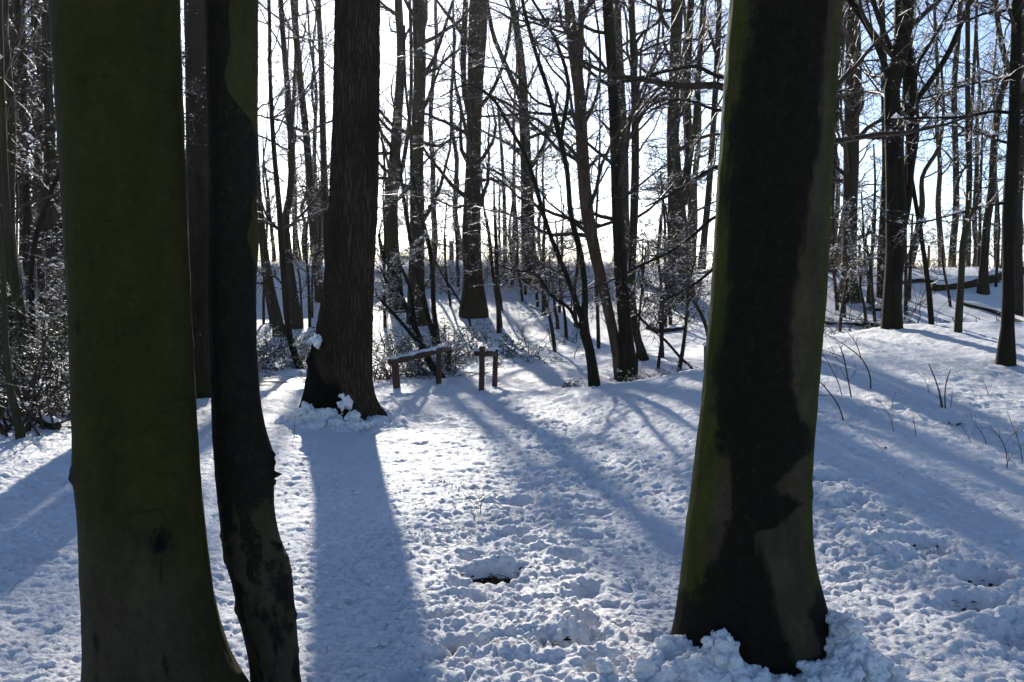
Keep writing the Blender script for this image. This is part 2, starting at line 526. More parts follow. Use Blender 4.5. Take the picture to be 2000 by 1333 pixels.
def micro(x, y):
    d = np.hypot(x, y)
    near = 1 - smooth(15, 36, d)
    wob = noise(x * 1.1, y * 1.1)
    n1 = noise(x * 2.3 + 3, y * 2.3)
    n2 = noise(x * 6 + .6 * wob, y * 6)
    bil = lambda s, o: 1 - np.abs(noise(x * s + o, y * s - o + .4 * wob)) * 2.2
    c1, c2, c3 = bil(9, 11), bil(19, 5), bil(41, 2)
    wx, wy = x + .035 * noise(x * 13, y * 13 + 7), y + .035 * noise(x * 13 + 50, y * 13)
    k1 = np.sqrt(np.clip(1 - (worley(wx * 12.5, wy * 12.5) / .70) ** 2, 0, 1))
    k2 = np.sqrt(np.clip(1 - (worley(wx * 24, wy * 24, 9) / .66) ** 2, 0, 1))
    pit = np.clip(1 - worley(wx * 6.3 + .3, wy * 6.3, 77) / .42, 0, 1)
    trod = np.exp(-((x - (.02 + .045 * (y - 4)) + .25 * noise(y * .6, y * 0 + 8)) / (.38 + .05 * y)) ** 2) + .9 * np.exp(-((x - 1.6 - (7 - y) * .35) / .45) ** 2) * smooth(9, 7, y)
    chur = .58 + .36 * smooth(-.3, .35, noise(x * .8 + 20, y * .8)) + .55 * np.clip(trod, 0, 1)
    h = .03 * noise(x * .9, y * .9 + 2) + .022 * n1 * smooth(-.2, .4, noise(x * .5 + 70, y * .5)) + .006 * n1 + .013 * n2 * chur
    k3 = np.sqrt(np.clip(1 - (worley(wx * 43, wy * 43, 19) / .7) ** 2, 0, 1)) if True else 0
    calm = 1 - .22 * smooth(1.2, 4.2, x + 1.2 * wob) * smooth(6, 10.5, d + 2.5 * noise(x * .7, y * .7 + 60))
    lum = chur * (.008 * c1 + .019 * k1 * (.4 + .6 * smooth(-.35, .25, n2)) + .017 * k2 + .008 * k3 + .006 * c2 + .003 * c3)
    h = h + near * calm * (lum - .012 * pit * (1.1 - .6 * chur))
    h = h + (1 - near) * .03 * noise(x * 1.6, y * 1.6)
    for (hx, hy, r, dep, asp) in HOLES:
        m = (np.abs(x - hx) < r * 4) & (np.abs(y - hy) < r * 4)
        if not m.any(): continue
        dx, dy = x[m] - hx, y[m] - hy
        q = np.sqrt((dx / asp) ** 2 + dy ** 2) / r
        q = q + .35 * n2[m] + .2 * c2[m] - .1
        h[m] = h[m] - dep * (1 - smooth(.55, 1.05, q)) + dep * .45 * np.exp(-((q - 1.35) / .35) ** 2) * (.6 + .8 * np.clip(n1[m] + .3, 0, 1))
    bx, by = x - BARE[0], y - BARE[1]
    near_b = (np.abs(bx) < .6) & (np.abs(by) < .6)
    if near_b.any():
        ax, ay = bx[near_b], by[near_b]
        rag = .16 * n2[near_b] + .12 * c2[near_b]
        q = np.hypot(ax / .16, ay / .13) + rag
        hb = h[near_b]
        flat = 1 - smooth(.75, 1.15, q)
        hb = hb * (1 - flat) - .035 * flat
        hb = hb + (.008 + .045 * np.clip(n2[near_b] + c2[near_b] * .4, -.5, 1)) * np.exp(-(((q - 1.3) / .3) ** 2)) * smooth(-.02, .08, ay) - .04 * np.exp(-((ax / .2) ** 2 + ((ay + .2) / .16) ** 2))
        h[near_b] = hb
    for (hx, hy, r, up) in HEAPS:
        q = np.hypot(x - hx, y - hy)
        lump = .35 + .9 * np.clip(n2 + .4, 0, 1.2) + .3 * c1
        h = h + up * np.exp(-np.maximum(q - r, 0) ** 2 / .03) * lump
    return h

ang_d = np.arange(-34, 34.01, .12)
ang_c = np.concatenate([np.linspace(-180, -35, 40), ang_d, np.linspace(35, 180, 41)[:-1]])
A = np.radians(ang_c)
rad = [0.4, .8, 1.3, 1.9, 2.5, 3.0, 3.3]
r = 3.6
while r < 420:
    rad.append(r)
    r *= 1.0028 if r < 13 else 1.0045 if r < 20 else (1.007 if r < 42 else 1.08)
rad = np.array(rad)
X, Y = np.sin(A)[None, :] * rad[:, None], np.cos(A)[None, :] * rad[:, None]
Z = H0(X, Y)
inr = (rad > 2.4) & (rad < 60)
fan = (ang_c > -35.5) & (ang_c < 35.5)
sub = np.ix_(inr, fan)
xs, ys = X[sub].ravel(), Y[sub].ravel()
Z[sub] += micro(xs, ys).reshape(X[sub].shape)
nr, na = X.shape
idx = np.arange(nr * na).reshape(nr, na)
a0, a1 = idx[:-1], idx[1:]
q = np.stack([a0, np.roll(a0, -1, 1), np.roll(a1, -1, 1), a1], -1).reshape(-1, 4)
v = np.stack([X, Y, Z], -1).reshape(-1, 3)
g = MB()
g.add(np.concatenate([v, [[0, 0, float(H0(0, 0))]]]), q[:, ::-1], [(nr * na, (i + 1) % na, i) for i in range(na)])
ground = tag(g.build("snowy_ground", M_SNOW), kind="structure")

# frozen pond: a sheet of ice with an irregular outline under the snow rim
pb = MB()
th = np.linspace(0, 2 * math.pi, 65)[:-1]
rr = np.linspace(0, 1.12, 12)[1:]
pv = [(POND[0], POND[1], -.05)]
for k in rr:
    pv += [(POND[0] + POND[2] * k * math.cos(t), POND[1] + POND[3] * k * math.sin(t), -.05) for t in th]
pq = [(1 + k * 64 + i, 1 + (k + 1) * 64 + i, 1 + (k + 1) * 64 + (i + 1) % 64, 1 + k * 64 + (i + 1) % 64) for k in range(10) for i in range(64)]
pb.add(pv, pq, [(0, 1 + i, 1 + (i + 1) % 64) for i in range(64)])
tag(pb.build("frozen_pond", M_ICE), kind="structure")

# ------------------------------------------------------------------ branch growing
def grow(S, D, L, R0, K, rng, wander=.25, up=0.0, taper=.8):
    N = len(S)
    P = np.zeros((N, K, 3)); P[:, 0] = S
    d = D / (np.linalg.norm(D, axis=1, keepdims=True) + 1e-9)
    st = (L / (K - 1))[:, None]
    for k in range(1, K):
        d = d + rng.normal(size=(N, 3)) * wander + np.array([0, 0, up])
        d /= np.linalg.norm(d, axis=1, keepdims=True) + 1e-9
        P[:, k] = P[:, k - 1] + d * st
    R = R0[:, None] * (1 - taper * np.linspace(0, 1, K))[None]
    return P, R

def sample(P, R, n, rng, t0=.15, t1=1.0):
    """n points per polyline: position, tangent, radius, t, index"""
    N, K, _ = P.shape
    i = np.repeat(np.arange(N), n)
    t = rng.uniform(t0, t1, len(i))
    f = t * (K - 1)
    k = np.minimum(f.astype(int), K - 2)
    w = (f - k)[:, None]
    pos = P[i, k] * (1 - w) + P[i, k + 1] * w
    tan = P[i, k + 1] - P[i, k]
    tan /= np.linalg.norm(tan, axis=1, keepdims=True) + 1e-9
    r = R[i, k] * (1 - w[:, 0]) + R[i, k + 1] * w[:, 0]
    return pos, tan, r, t, i

def fork(P, R, n, rng, ang=(.6, 1.1), length=None, rr=.6, flat=.6, t0=.15, K=5, wander=.2, up=.03, rmin=.003):
    pos, tan, r, t, i = sample(P, R, n, rng, t0)
    pr = rng.normal(size=pos.shape); pr[:, 2] *= flat
    pr -= (pr * tan).sum(1, keepdims=True) * tan
    pr /= np.linalg.norm(pr, axis=1, keepdims=True) + 1e-9
    a = rng.uniform(*ang, len(pos))[:, None]
    D = np.cos(a) * tan + np.sin(a) * pr
    L = length * (1 - .5 * t) * rng.uniform(.5, 1.3, len(pos))
    return grow(pos, D, L, np.maximum(r * rr, rmin), K, rng, wander, up, .75)

def inframe(P, m=120):
    x, y = project(P)
    return (x > -m) & (x < 2000 + m) & (y > -m) & (y < 1333 + m) & (P[..., 1] > 1)

def specks(mb, P, R, n, rng, size=(.008, .02), t0=.05, shape=OCT):
    pos, tan, r, t, i = sample(P, R, n, rng, t0)
    keep = inframe(pos, 60) & (np.abs(tan[:, 2]) < .8)
    pos, r = pos[keep], r[keep]
    s = rng.uniform(*size, len(pos)) * rng.choice([.7, 1, 1.6], len(pos), p=[.5, .38, .12])
    pos = pos + np.array([0, 0, 1]) * (r + s * .25)[:, None]
    blobs(mb, pos, np.stack([s * rng.uniform(1, 2.2, len(s)), s * .8, s * .7], 1), shape, rng, .3)

def resample(P, R, n):
    """smooth polyline through the given points"""
    P, R = np.asarray(P, float), np.asarray(R, float)
    s = np.concatenate([[0], np.cumsum(np.linalg.norm(np.diff(P, axis=0), axis=1))])
    # Catmull-Rom by cubic Hermite with finite-difference tangents
    m = np.gradient(np.column_stack([P, R]), s, axis=0)
    t = np.linspace(0, s[-1], n)
    k = np.clip(np.searchsorted(s, t) - 1, 0, len(s) - 2)
    h = (s[k + 1] - s[k])[:, None]
    u = ((t - s[k]) / h[:, 0])[:, None]
    Q = np.column_stack([P, R])
    o = (2 * u**3 - 3 * u**2 + 1) * Q[k] + (u**3 - 2 * u**2 + u) * h * m[k] + (-2 * u**3 + 3 * u**2) * Q[k + 1] + (u**3 - u**2) * h * m[k + 1]
    lin = np.interp(t, s, R)
    return o[:, :3], np.clip(o[:, 3], lin * .8, lin * 1.2)

def trunk_mesh(P, R, S, rng, flare=True, rough=.05, origin=None, zbase=None):
    """rings along P with a slightly uneven section and root flare"""
    K = len(P)
    a = np.arange(S) * 2 * math.pi / S
    _, U, V = frames(P[None]); U, V = U[0], V[0]
    zz = P[:, 2] - (P[0, 2] if zbase is None else zbase)
    ph = rng.uniform(0, 9)
    lob = 1 + rough * noise(np.cos(a)[None] * 1.5 + ph + zz[:, None] * .15, np.sin(a)[None] * 1.5 + zz[:, None] * .9) * 2
    if flare:
        n = rng.randint(4, 7)
        roots = np.maximum(np.cos(a * n / 1.0 + ph), 0) ** 2
        e = np.exp(-np.maximum(zz, 0) / .22)
        lob = lob * (1 + e[:, None] * (.0 + .2 * roots[None]))
    ring = U[:, None] * np.cos(a)[None, :, None] + V[:, None] * np.sin(a)[None, :, None]
    v = P[:, None] + ring * (R[:, None] * lob)[..., None]
    ix = np.arange(K * S).reshape(K, S)
    a0, a1 = ix[:-1], ix[1:]
    q = np.stack([a0, np.roll(a0, -1, 1), np.roll(a1, -1, 1), a1], -1).reshape(-1, 4)
    mb = MB(); mb.add(v, q)
    return mb

def to3d(pts, d, dd=0.0):
    n = len(pts)
    P, R = [], []
    for i, (x, y, w) in enumerate(pts):
        di = d + dd * i / max(1, n - 1)
        P.append(at(x, y, di)); R.append(w / 2 / F * di)
    return np.array(P), np.array(R)

COUNT = {"t": 0}
def tree(label, pts, limbs=(), d=None, H=17, name="beech_tree", cat="tree", group=None, m=None, S=10, seed=0,
         nl=9, zlo=2.5, den=1.0, twig=None, extend=True, snow=1.0, leaf=0, slim=False, llen=None):
    """pts: (px, py, width_px) from the foot upwards, placed at the distance where the foot meets the ground"""
    rng = np.random.RandomState(seed * 7 + 13)
    twig = twig or M_TWIG
    m = m or M_BARK
    if d is None:
        d = ground_hit(pts[0][0], pts[0][1]) or 36.0
    P, R = to3d(pts, d)
    gz = float(H0(P[0, 0], d))
    base = np.array([P[0, 0], d, gz])
    P[0, 2] = min(P[0, 2], gz + .02)
    P = np.concatenate([[P[0] - [0, 0, .35]], P]); R = np.concatenate([[R[0]], R])
    if extend and P[-1, 2] < H + gz:
        dirn = P[-1] - P[-3]; dirn /= np.linalg.norm(dirn); dirn = dirn * .5 + np.array([0, 0, .5]); dirn /= np.linalg.norm(dirn)
        h = (H + gz - P[-1, 2])
        ex, er, p = [], [], P[-1].copy()
        n = 5
        for i in range(n):
            dirn = dirn + rng.normal(size=3) * [.06, .06, 0]; dirn /= np.linalg.norm(dirn)
            p = p + dirn * h / n
            ex.append(p.copy()); er.append(R[-1] * (1 - (i + 1) / n * .88))
        P = np.concatenate([P, ex]); R = np.concatenate([R, er])
    n = max(14, int(len(P) * 3))
    P, R = resample(P, R, n)
    root = thing(name, base, label, cat, group)
    trunk_mesh(P, R, S, rng, not slim, origin=base, zbase=gz).build("trunk", m, root, base)
    parents, prad = [], []
    for L in limbs:
        dd = rng.uniform(-.06, .06) * d
        p, rr = to3d(L, d, dd)
        if p[-1, 2] < 14 and L[-1][1] < 30 and extend:
            dr = p[-1] - p[-2]; dr /= np.linalg.norm(dr)
            p = np.concatenate([p, [p[-1] + dr * 1.5 + [0, 0, .3], p[-1] + dr * 3 + [0, 0, 1.0]]]); rr = np.concatenate([rr, [rr[-1] * .7, rr[-1] * .3]])
        p, rr = resample(p, rr, max(10, 3 * len(p)))
        lm = MB(); tubes(lm, p, rr, 7)
        lo = lm.build("limb", m, root, base)
        k = 12
        ii = np.linspace(0, len(p) - 1, k).round().astype(int)
        parents.append(p[ii]); prad.append(rr[ii])
    cr, sn, lf = MB(), MB(), MB()
    # limbs of the crown
    zt = P[:, 2] - gz
    ok = np.nonzero(zt > zlo)[0]
    if len(ok) > 2 and nl:
        vis = ok[:-1][inframe(P[ok[:-1]], 60)]
        ks = rng.choice(ok[:-1], nl) if len(vis) < 2 else np.concatenate([rng.choice(vis, nl - nl // 4), rng.choice(ok[:-1], nl // 4)])
        S0 = P[ks]; top = zt[-1]
        az = rng.uniform(0, 6.28, nl)
        el = rng.uniform(.1, .9, nl)
        D = np.stack([np.cos(az) * np.cos(el), np.sin(az) * np.cos(el), np.sin(el)], 1)
        L = (llen or (.9 + .22 * top)) * rng.uniform(.5, 1.1, nl) * (1 - .45 * zt[ks] / top)
        p1, r1 = grow(S0, D, L, np.minimum(R[ks] * .38, .05 + R[ks] * .1), 12, rng, .16, .04, .85)
        tubes(cr, p1, r1, 5)
    else:
        p1, r1 = np.zeros((0, 12, 3)), np.zeros((0, 12))
    if parents:
        p1 = np.concatenate([p1, np.array(parents)]); r1 = np.concatenate([r1, np.array(prad)])
    if len(p1):
        n2 = max(1, int(9 * den))
        lm = np.mean(np.linalg.norm(p1[:, -1] - p1[:, 0], axis=1))
        p2, r2 = fork(p1, np.minimum(r1, .03), n2, rng, (.5, 1.1), lm * .42, .55, .5, .12, 6, .2, .02, .005)
        tubes(cr, p2, r2, 3)
        v2 = inframe(p2[:, 3])
        p2v, r2v = p2[v2], r2[v2]
        far = p2[~v2][::4]; farr = r2[~v2][::4]
        n3 = max(1, int(8 * den))
        if len(p2v):
            p3, r3 = fork(p2v, r2v, n3, rng, (.5, 1.1), lm * .2, .6, .45, .1, 4, .24, .0, .0042)
            tubes(cr, p3, r3, 3)
            pv, rv = p3[::2], r3[::2]
            p4, r4 = fork(pv, rv, 1, rng, (.5, 1.0), lm * .12, .8, .45, .1, 3, .2, 0, .0034)
            tubes(cr, p4, r4, 3)
            if snow:
                specks(sn, p2v, r2v, max(1, int(2 * snow)), rng, (.010, .024))
                specks(sn, p3, r3, max(1, int(round(.8 * snow))), rng, (.006, .013))
            if leaf:
                pos, *_ = sample(p3, r3, 1, rng, .3)
                pick = rng.uniform(size=len(pos)) < leaf
                leaves(lf, pos[pick], .06, rng, .2, .5)
        if len(far):
            p3, r3 = fork(far, farr, 2, rng, (.5, 1.1), lm * .2, .6, .45, .1, 4, .22, .0, .004)
            tubes(cr, p3, r3, 3)
        if snow: specks(sn, p1, r1, int(4 * snow) or 1, rng, (.018, .04))
        if cr.n: cr.build("crown", twig, root, base)
        if sn.n: tag(sn.build("snow_dusting", M_TWIGSNOW, root, base), kind="stuff")
        if lf.n: lf.build("leaves", M_LEAFB, root, base)
    COUNT["t"] += 1
    return root, d

# ------------------------------------------------------------------ the four large foreground trunks
def hero(name, label, d, prof, m, seed, H=18, S=110, step=.025, roots=None, stainf=None, mossf=None, lumps=(), fine=.004, foot=None, nl=9):
    """prof: rows (py, left px, right px) from the top of the picture down to the foot"""
    rng = np.random.RandomState(seed)
    prof = sorted(prof, key=lambda r: -r[0])
    z = np.array([at(1000, r[0], d)[2] for r in prof])
    cx = np.array([px_d((r[1] + r[2]) / 2, d) * (at(1000, r[0], d)[1] / d) for r in prof])
    cr = np.array([(r[2] - r[1]) / 2 / F * d for r in prof])
    gz = float(H0(cx[0], d))
    z0, z1 = min(z[0], gz - .3), z[-1]
    zz = np.concatenate([np.arange(z0, z1 + .3, step), np.linspace(z1 + .5, H, 24)])
    kz = np.exp(-0.5 * (np.arange(-4, 5) / 1.8) ** 2); kz /= kz.sum()
    sm = lambda a: np.convolve(np.pad(a, 4, mode='edge'), kz, 'valid')
    c, rr = sm(np.interp(zz, z, cx)), sm(np.interp(zz, z, cr))
    up = np.maximum(zz - z1, 0)
    slope = (cx[-1] - cx[-2]) / (z[-1] - z[-2]) * .4
    c = c + up * slope; rr = rr * (1 - .85 * up / (H - z1))
    a = np.arange(S) * 2 * math.pi / S          # angle: 0 = +x, -pi/2 = towards the camera
    zg, ag = np.meshgrid(zz, a, indexing='ij')
    ph = rng.uniform(0, 50)
    mod = 1 + .03 * noise(np.cos(ag) * 1.3 + ph, zg * .8 + np.sin(ag) * 1.3)
    # keep the two edges seen from the camera where they are
    edge = np.abs(np.cos(ag)) ** 4
    mod = 1 + (mod - 1) * (1 - edge)
    if roots is not None:
        mod = mod + roots(ag, zg - gz)
    rad = rr[:, None] * mod
    rad = rad + fine * noise(ag * 6 + ph, zg * 9) + fine * .7 * noise(ag * 14, zg * 22 + ph)
    for (py, fx, size, hgt) in lumps:           # fx: -1..1 across the face
        lz = at(1000, py, d)[2]
        la = -math.acos(max(-1, min(1, fx)))
        da = (ag - la + math.pi) % (2 * math.pi) - math.pi
        q2 = (da * rr[:, None] / size) ** 2 + ((zg - lz) / size) ** 2
        rad = rad + hgt * np.exp(-q2) * (1 + 1.6 * noise(ag * 18 + py, zg * 45))
    Xv = c[:, None] + rad * np.cos(ag); Yv = d + rad * np.sin(ag)
    K = len(zz)
    ix = np.arange(K * S).reshape(K, S)
    a0, a1 = ix[:-1], ix[1:]
    q = np.stack([a0, np.roll(a0, -1, 1), np.roll(a1, -1, 1), a1], -1).reshape(-1, 4)
    mb = MB(); mb.add(np.stack([Xv, Yv, zg], -1), q)
    py = project(np.stack([np.zeros_like(zg), np.full_like(zg, d), zg], -1))[1]
    u = np.cos(ag)                                # -1 left edge .. 1 right edge
    front = np.sin(ag) < .15
    st = stainf(u, py, ag, zg, front) if stainf else np.zeros_like(zg)
    mo = mossf(u, py, ag, zg, front) if mossf else np.zeros_like(zg)
    base = np.array([c[0], d, gz])
    root = thing(name, base, label, "tree")
    mb.build("trunk", m, root, base, attr={"stain": st, "moss": mo})
    # crown high above
    cw = MB()
    ks = rng.choice(np.nonzero((zz > 5.5) & (zz < H - 1))[0], nl)
    az, el = rng.uniform(0, 6.28, nl), rng.uniform(.3, 1.0, nl)
    S0 = np.stack([c[ks], np.full(nl, d), zz[ks]], 1)
    D = np.stack([np.cos(az) * np.cos(el), np.sin(az) * np.cos(el), np.sin(el)], 1)
    p1, r1 = grow(S0, D, rng.uniform(2.5, 5, nl), rr[ks] * .35, 12, rng, .14, .05, .85)
    tubes(cw, p1, r1, 6)
    p2, r2 = fork(p1, r1, 6, rng, (.5, 1), 1.7, .5, .6, .15, 7, .2, .03, .005)
    tubes(cw, p2, r2, 3)
    p3, r3 = fork(p2, r2, 5, rng, (.5, 1), .7, .5, .6, .15, 4, .2, .0, .004)
    tubes(cw, p3, r3, 3)
    cw.build("crown", M_TWIG, root, base)
    return root, base

def piece(rows):
    """piecewise boundary: rows (py, value)"""
    rows = sorted(rows); a = [r[0] for r in rows]; b = [r[1] for r in rows]
    return lambda y: np.interp(y, a, b)

PROF_A = [(0, 120, 357), (150, 125, 359), (300, 131, 362), (600, 141, 369), (860, 145, 378), (920, 141, 381), (960, 149, 383), (1000, 151, 386), (1100, 153, 396), (1180, 155, 406), (1230, 156, 416), (1290, 156, 436), (1340, 152, 462), (1400, 130, 500), (1470, 95, 550)]
scA = lambda u, py, ag, zg, f: np.clip(.12 + .4 * noise(ag * 3 + 4, zg * 2.2) + .25 * smooth(1260, 1420, py) * (.7 + noise(ag * 4, zg * 3)), 0, .34) \
    + 1.0 * np.exp(-(((u - .53) / .12) ** 2 + ((py - 1030) / 24) ** 2)) * np.clip(.75 + 1.3 * noise(ag * 16, zg * 34), 0, 1.2) + .5 * np.exp(-(((u - .53) / .025) ** 2 + ((py - 1085) / 40) ** 2)) + .5 * np.exp(-(((u + .85) / .12) ** 2 + ((py - 915) / 26) ** 2)) \
    + .3 * np.exp(-(((u + .5) / .08) ** 2 + ((py - 1215) / 26) ** 2)) + .26 * np.exp(-(((u + .3) / .4) ** 2 + ((py - 1310) / 42) ** 2)) \
    + .35 * np.exp(-(((u + .55) / .1) ** 2 + ((py - 635) / 20) ** 2)) + .3 * np.exp(-(((u + .48) / .1) ** 2 + ((py - 735) / 20) ** 2)) + .3 * np.exp(-(((u - .45) / .06) ** 2 + ((py - 1255) / 30) ** 2))
moA = lambda u, py, ag, zg, f: np.clip(.95 - .55 * smooth(850, 1200, py) - .25 * (1 - smooth(-.9, -.55, u)) + .3 * smooth(.6, .95, u), 0, 1)
heroA, baseA = hero("beech_tree", "thick smooth trunk with dull green bark and a healed branch scar near its foot", DA, PROF_A, M_A, 3, S=120,
    stainf=scA, mossf=moA, fine=.0035,
    lumps=[(1030, .53, .05, .022), (1036, .55, .022, -.034), (1020, .48, .014, -.014), (300, -.99, .03, .005), (1130, -.98, .014, .007), (1290, -.99, .012, .006), (700, .98, .05, .004), (540, -.7, .02, .004), (735, -.5, .025, .005), (1170, .2, .03, .005), (925, -.97, .03, .012), (1215, -.5, .03, .004), (880, -.98, .012, .008), (1080, -.99, .012, .006), (1240, -.99, .015, .006), (635, -.55, .03, .004)])

PROF_B = [(0, 412, 510), (150, 412, 509), (270, 413, 506), (350, 413, 503), (420, 412, 503), (450, 411, 507), (500, 409, 504), (560, 406, 499), (640, 408, 499), (700, 410, 500), (760, 411, 503), (830, 412, 512), (870, 414, 524), (890, 415, 532), (940, 418, 530), (990, 423, 529), (1040, 427, 536), (1070, 430, 545), (1090, 433, 558), (1130, 446, 564), (1170, 454, 566), (1210, 461, 571), (1260, 474, 573), (1333, 482, 578), (1400, 476, 592), (1470, 460, 625)]
rB = piece([(0, .25), (40, .15), (100, .2), (160, -.05), (190, .1), (240, .9), (330, 1.2), (420, .85), (470, .7), (510, .95), (590, 1.2), (1300, 1.2)])
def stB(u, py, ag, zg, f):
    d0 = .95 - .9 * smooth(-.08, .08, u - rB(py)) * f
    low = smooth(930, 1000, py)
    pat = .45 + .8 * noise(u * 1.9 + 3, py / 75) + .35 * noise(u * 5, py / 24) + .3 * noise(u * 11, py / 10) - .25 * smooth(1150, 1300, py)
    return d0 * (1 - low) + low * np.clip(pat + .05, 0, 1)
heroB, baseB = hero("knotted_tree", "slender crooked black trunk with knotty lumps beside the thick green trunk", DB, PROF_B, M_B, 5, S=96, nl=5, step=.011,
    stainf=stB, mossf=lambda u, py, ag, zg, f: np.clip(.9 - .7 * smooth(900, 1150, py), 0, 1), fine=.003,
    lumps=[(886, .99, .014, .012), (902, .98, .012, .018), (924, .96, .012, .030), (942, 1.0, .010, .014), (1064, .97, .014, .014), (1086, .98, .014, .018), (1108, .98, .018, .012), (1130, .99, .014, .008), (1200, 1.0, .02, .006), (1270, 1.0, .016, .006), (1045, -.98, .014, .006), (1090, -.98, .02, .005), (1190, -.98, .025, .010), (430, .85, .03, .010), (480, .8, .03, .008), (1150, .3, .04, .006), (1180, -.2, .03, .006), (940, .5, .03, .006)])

PROF_C = [(0, 660, 746), (200, 655, 744), (400, 645, 739), (530, 636, 731), (620, 622, 728), (690, 609, 726), (700, 604, 726), (740, 598, 726), (780, 590, 732), (805, 582, 745), (830, 572, 764), (850, 560, 780), (870, 550, 790)]
def rootsC(a, z):
    e = np.exp(-np.maximum(z, 0) / .16)
    return e * (.26 * np.cos(a * 5 + .7) + .12 * np.cos(a * 9 + 2)) * .9
heroC, baseC = hero("oak_tree", "stout trunk with finely ridged brown bark and snow heaped on its spreading roots", DC, PROF_C, M_OAK, 8, S=120, step=.04, roots=rootsC,
    stainf=lambda u, py, ag, zg, f: np.clip(.1 + .9 * smooth(690, 790, py) * (1 - .75 * smooth(-.1, .5, u)) + .5 * smooth(-.2, -.9, u) * smooth(560, 690, py), 0, 1), fine=.012,
    lumps=[(700, -.92, .06, .05), (675, -.9, .05, .03)])

PROF_D = [(0, 1421, 1630), (150, 1411, 1623), (330, 1401, 1617), (450, 1396, 1614), (560, 1391, 1611), (700, 1380, 1601), (780, 1374, 1596), (850, 1366, 1591), (930, 1357, 1587), (965, 1353, 1588), (1020, 1346, 1588), (1080, 1340, 1593), (1130, 1335, 1604), (1170, 1330, 1616), (1200, 1327, 1626), (1240, 1321, 1638), (1290, 1310, 1655), (1330, 1300, 1670)]
lD = piece([(0, 1443), (90, 1440), (200, 1424), (300, 1408), (450, 1406), (560, 1412), (690, 1390), (800, 1383), (870, 1402), (900, 1412), (960, 1418), (1010, 1405), (1060, 1385), (1110, 1360), (1170, 1345), (1230, 1320), (1400, 1300)])
rD = piece([(0, 1590), (70, 1582), (150, 1572), (300, 1566), (420, 1545), (560, 1523), (640, 1515), (740, 1520), (800, 1535), (830, 1566), (870, 1568), (895, 1525), (930, 1490), (965, 1545), (1000, 1500), (1010, 1450), (1060, 1470), (1150, 1490), (1200, 1505), (1260, 1530), (1310, 1700)])
cD, wD = piece([(r[0], (r[1] + r[2]) / 2) for r in PROF_D]), piece([(r[0], (r[2] - r[1]) / 2) for r in PROF_D])
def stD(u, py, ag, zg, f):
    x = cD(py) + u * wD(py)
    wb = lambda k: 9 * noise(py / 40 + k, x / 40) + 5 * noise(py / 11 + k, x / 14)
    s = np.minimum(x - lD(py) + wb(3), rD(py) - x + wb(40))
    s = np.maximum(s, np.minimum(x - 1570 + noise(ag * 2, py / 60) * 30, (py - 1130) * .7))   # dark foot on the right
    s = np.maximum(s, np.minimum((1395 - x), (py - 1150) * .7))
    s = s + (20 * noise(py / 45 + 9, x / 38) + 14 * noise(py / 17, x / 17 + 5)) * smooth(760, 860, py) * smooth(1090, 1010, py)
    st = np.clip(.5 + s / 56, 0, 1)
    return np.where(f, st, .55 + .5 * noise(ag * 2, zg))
def moD(u, py, ag, zg, f):
    x = cD(py) + u * wD(py)
    e = np.maximum(smooth(-.62, -.9, u) * .9 , smooth(.62, .95, u) * 1.0)
    return np.clip(.25 + e - .8 * smooth(1150, 1260, py) - .2 * smooth(900, 1000, py) * smooth(.2, -.2, u), 0, 1)
def rootsD(a, z):
    e = np.exp(-np.maximum(z, 0) / .14)
    return e * (.10 * np.cos(a * 4 + 1.2) + .04 * np.cos(a * 7)) * (1 - np.abs(np.cos(a)) ** 6)
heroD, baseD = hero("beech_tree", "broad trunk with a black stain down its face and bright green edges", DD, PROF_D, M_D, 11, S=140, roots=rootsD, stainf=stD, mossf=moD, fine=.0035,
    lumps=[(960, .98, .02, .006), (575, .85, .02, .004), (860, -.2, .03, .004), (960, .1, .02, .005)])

# ------------------------------------------------------------------ the wood behind
T = tree
T("dark trunk half hidden between the thick green trunk and the crooked black trunk",
  [(390, 790, 64), (388, 740, 46), (389, 640, 44), (390, 500, 46), (388, 300, 48), (386, 100, 48), (384, 0, 48)], d=DB2, m=M_BARKB, seed=1, S=16, nl=8, zlo=6,
  limbs=[[(395, 110, 6), (375, 108, 5), (360, 112, 3)], [(392, 205, 5), (378, 190, 4), (366, 182, 3)], [(398, 300, 6), (380, 330, 5), (366, 318, 4), (364, 300, 2)]])
T("trunk straight behind the thick green trunk, known by the broad blue shadow beside it",
  [(272, 812, 90), (272, 740, 78), (274, 500, 74), (274, 0, 68)], d=12.2, m=M_BARKB, seed=15, S=14, nl=5, zlo=6.5)
T("second trunk behind the thick green trunk, closer to the half hidden trunk",
  [(328, 820, 86), (328, 740, 76), (322, 500, 74), (312, 0, 68)], d=11.0, m=M_BARKB, seed=16, S=14, nl=5, zlo=6.5)
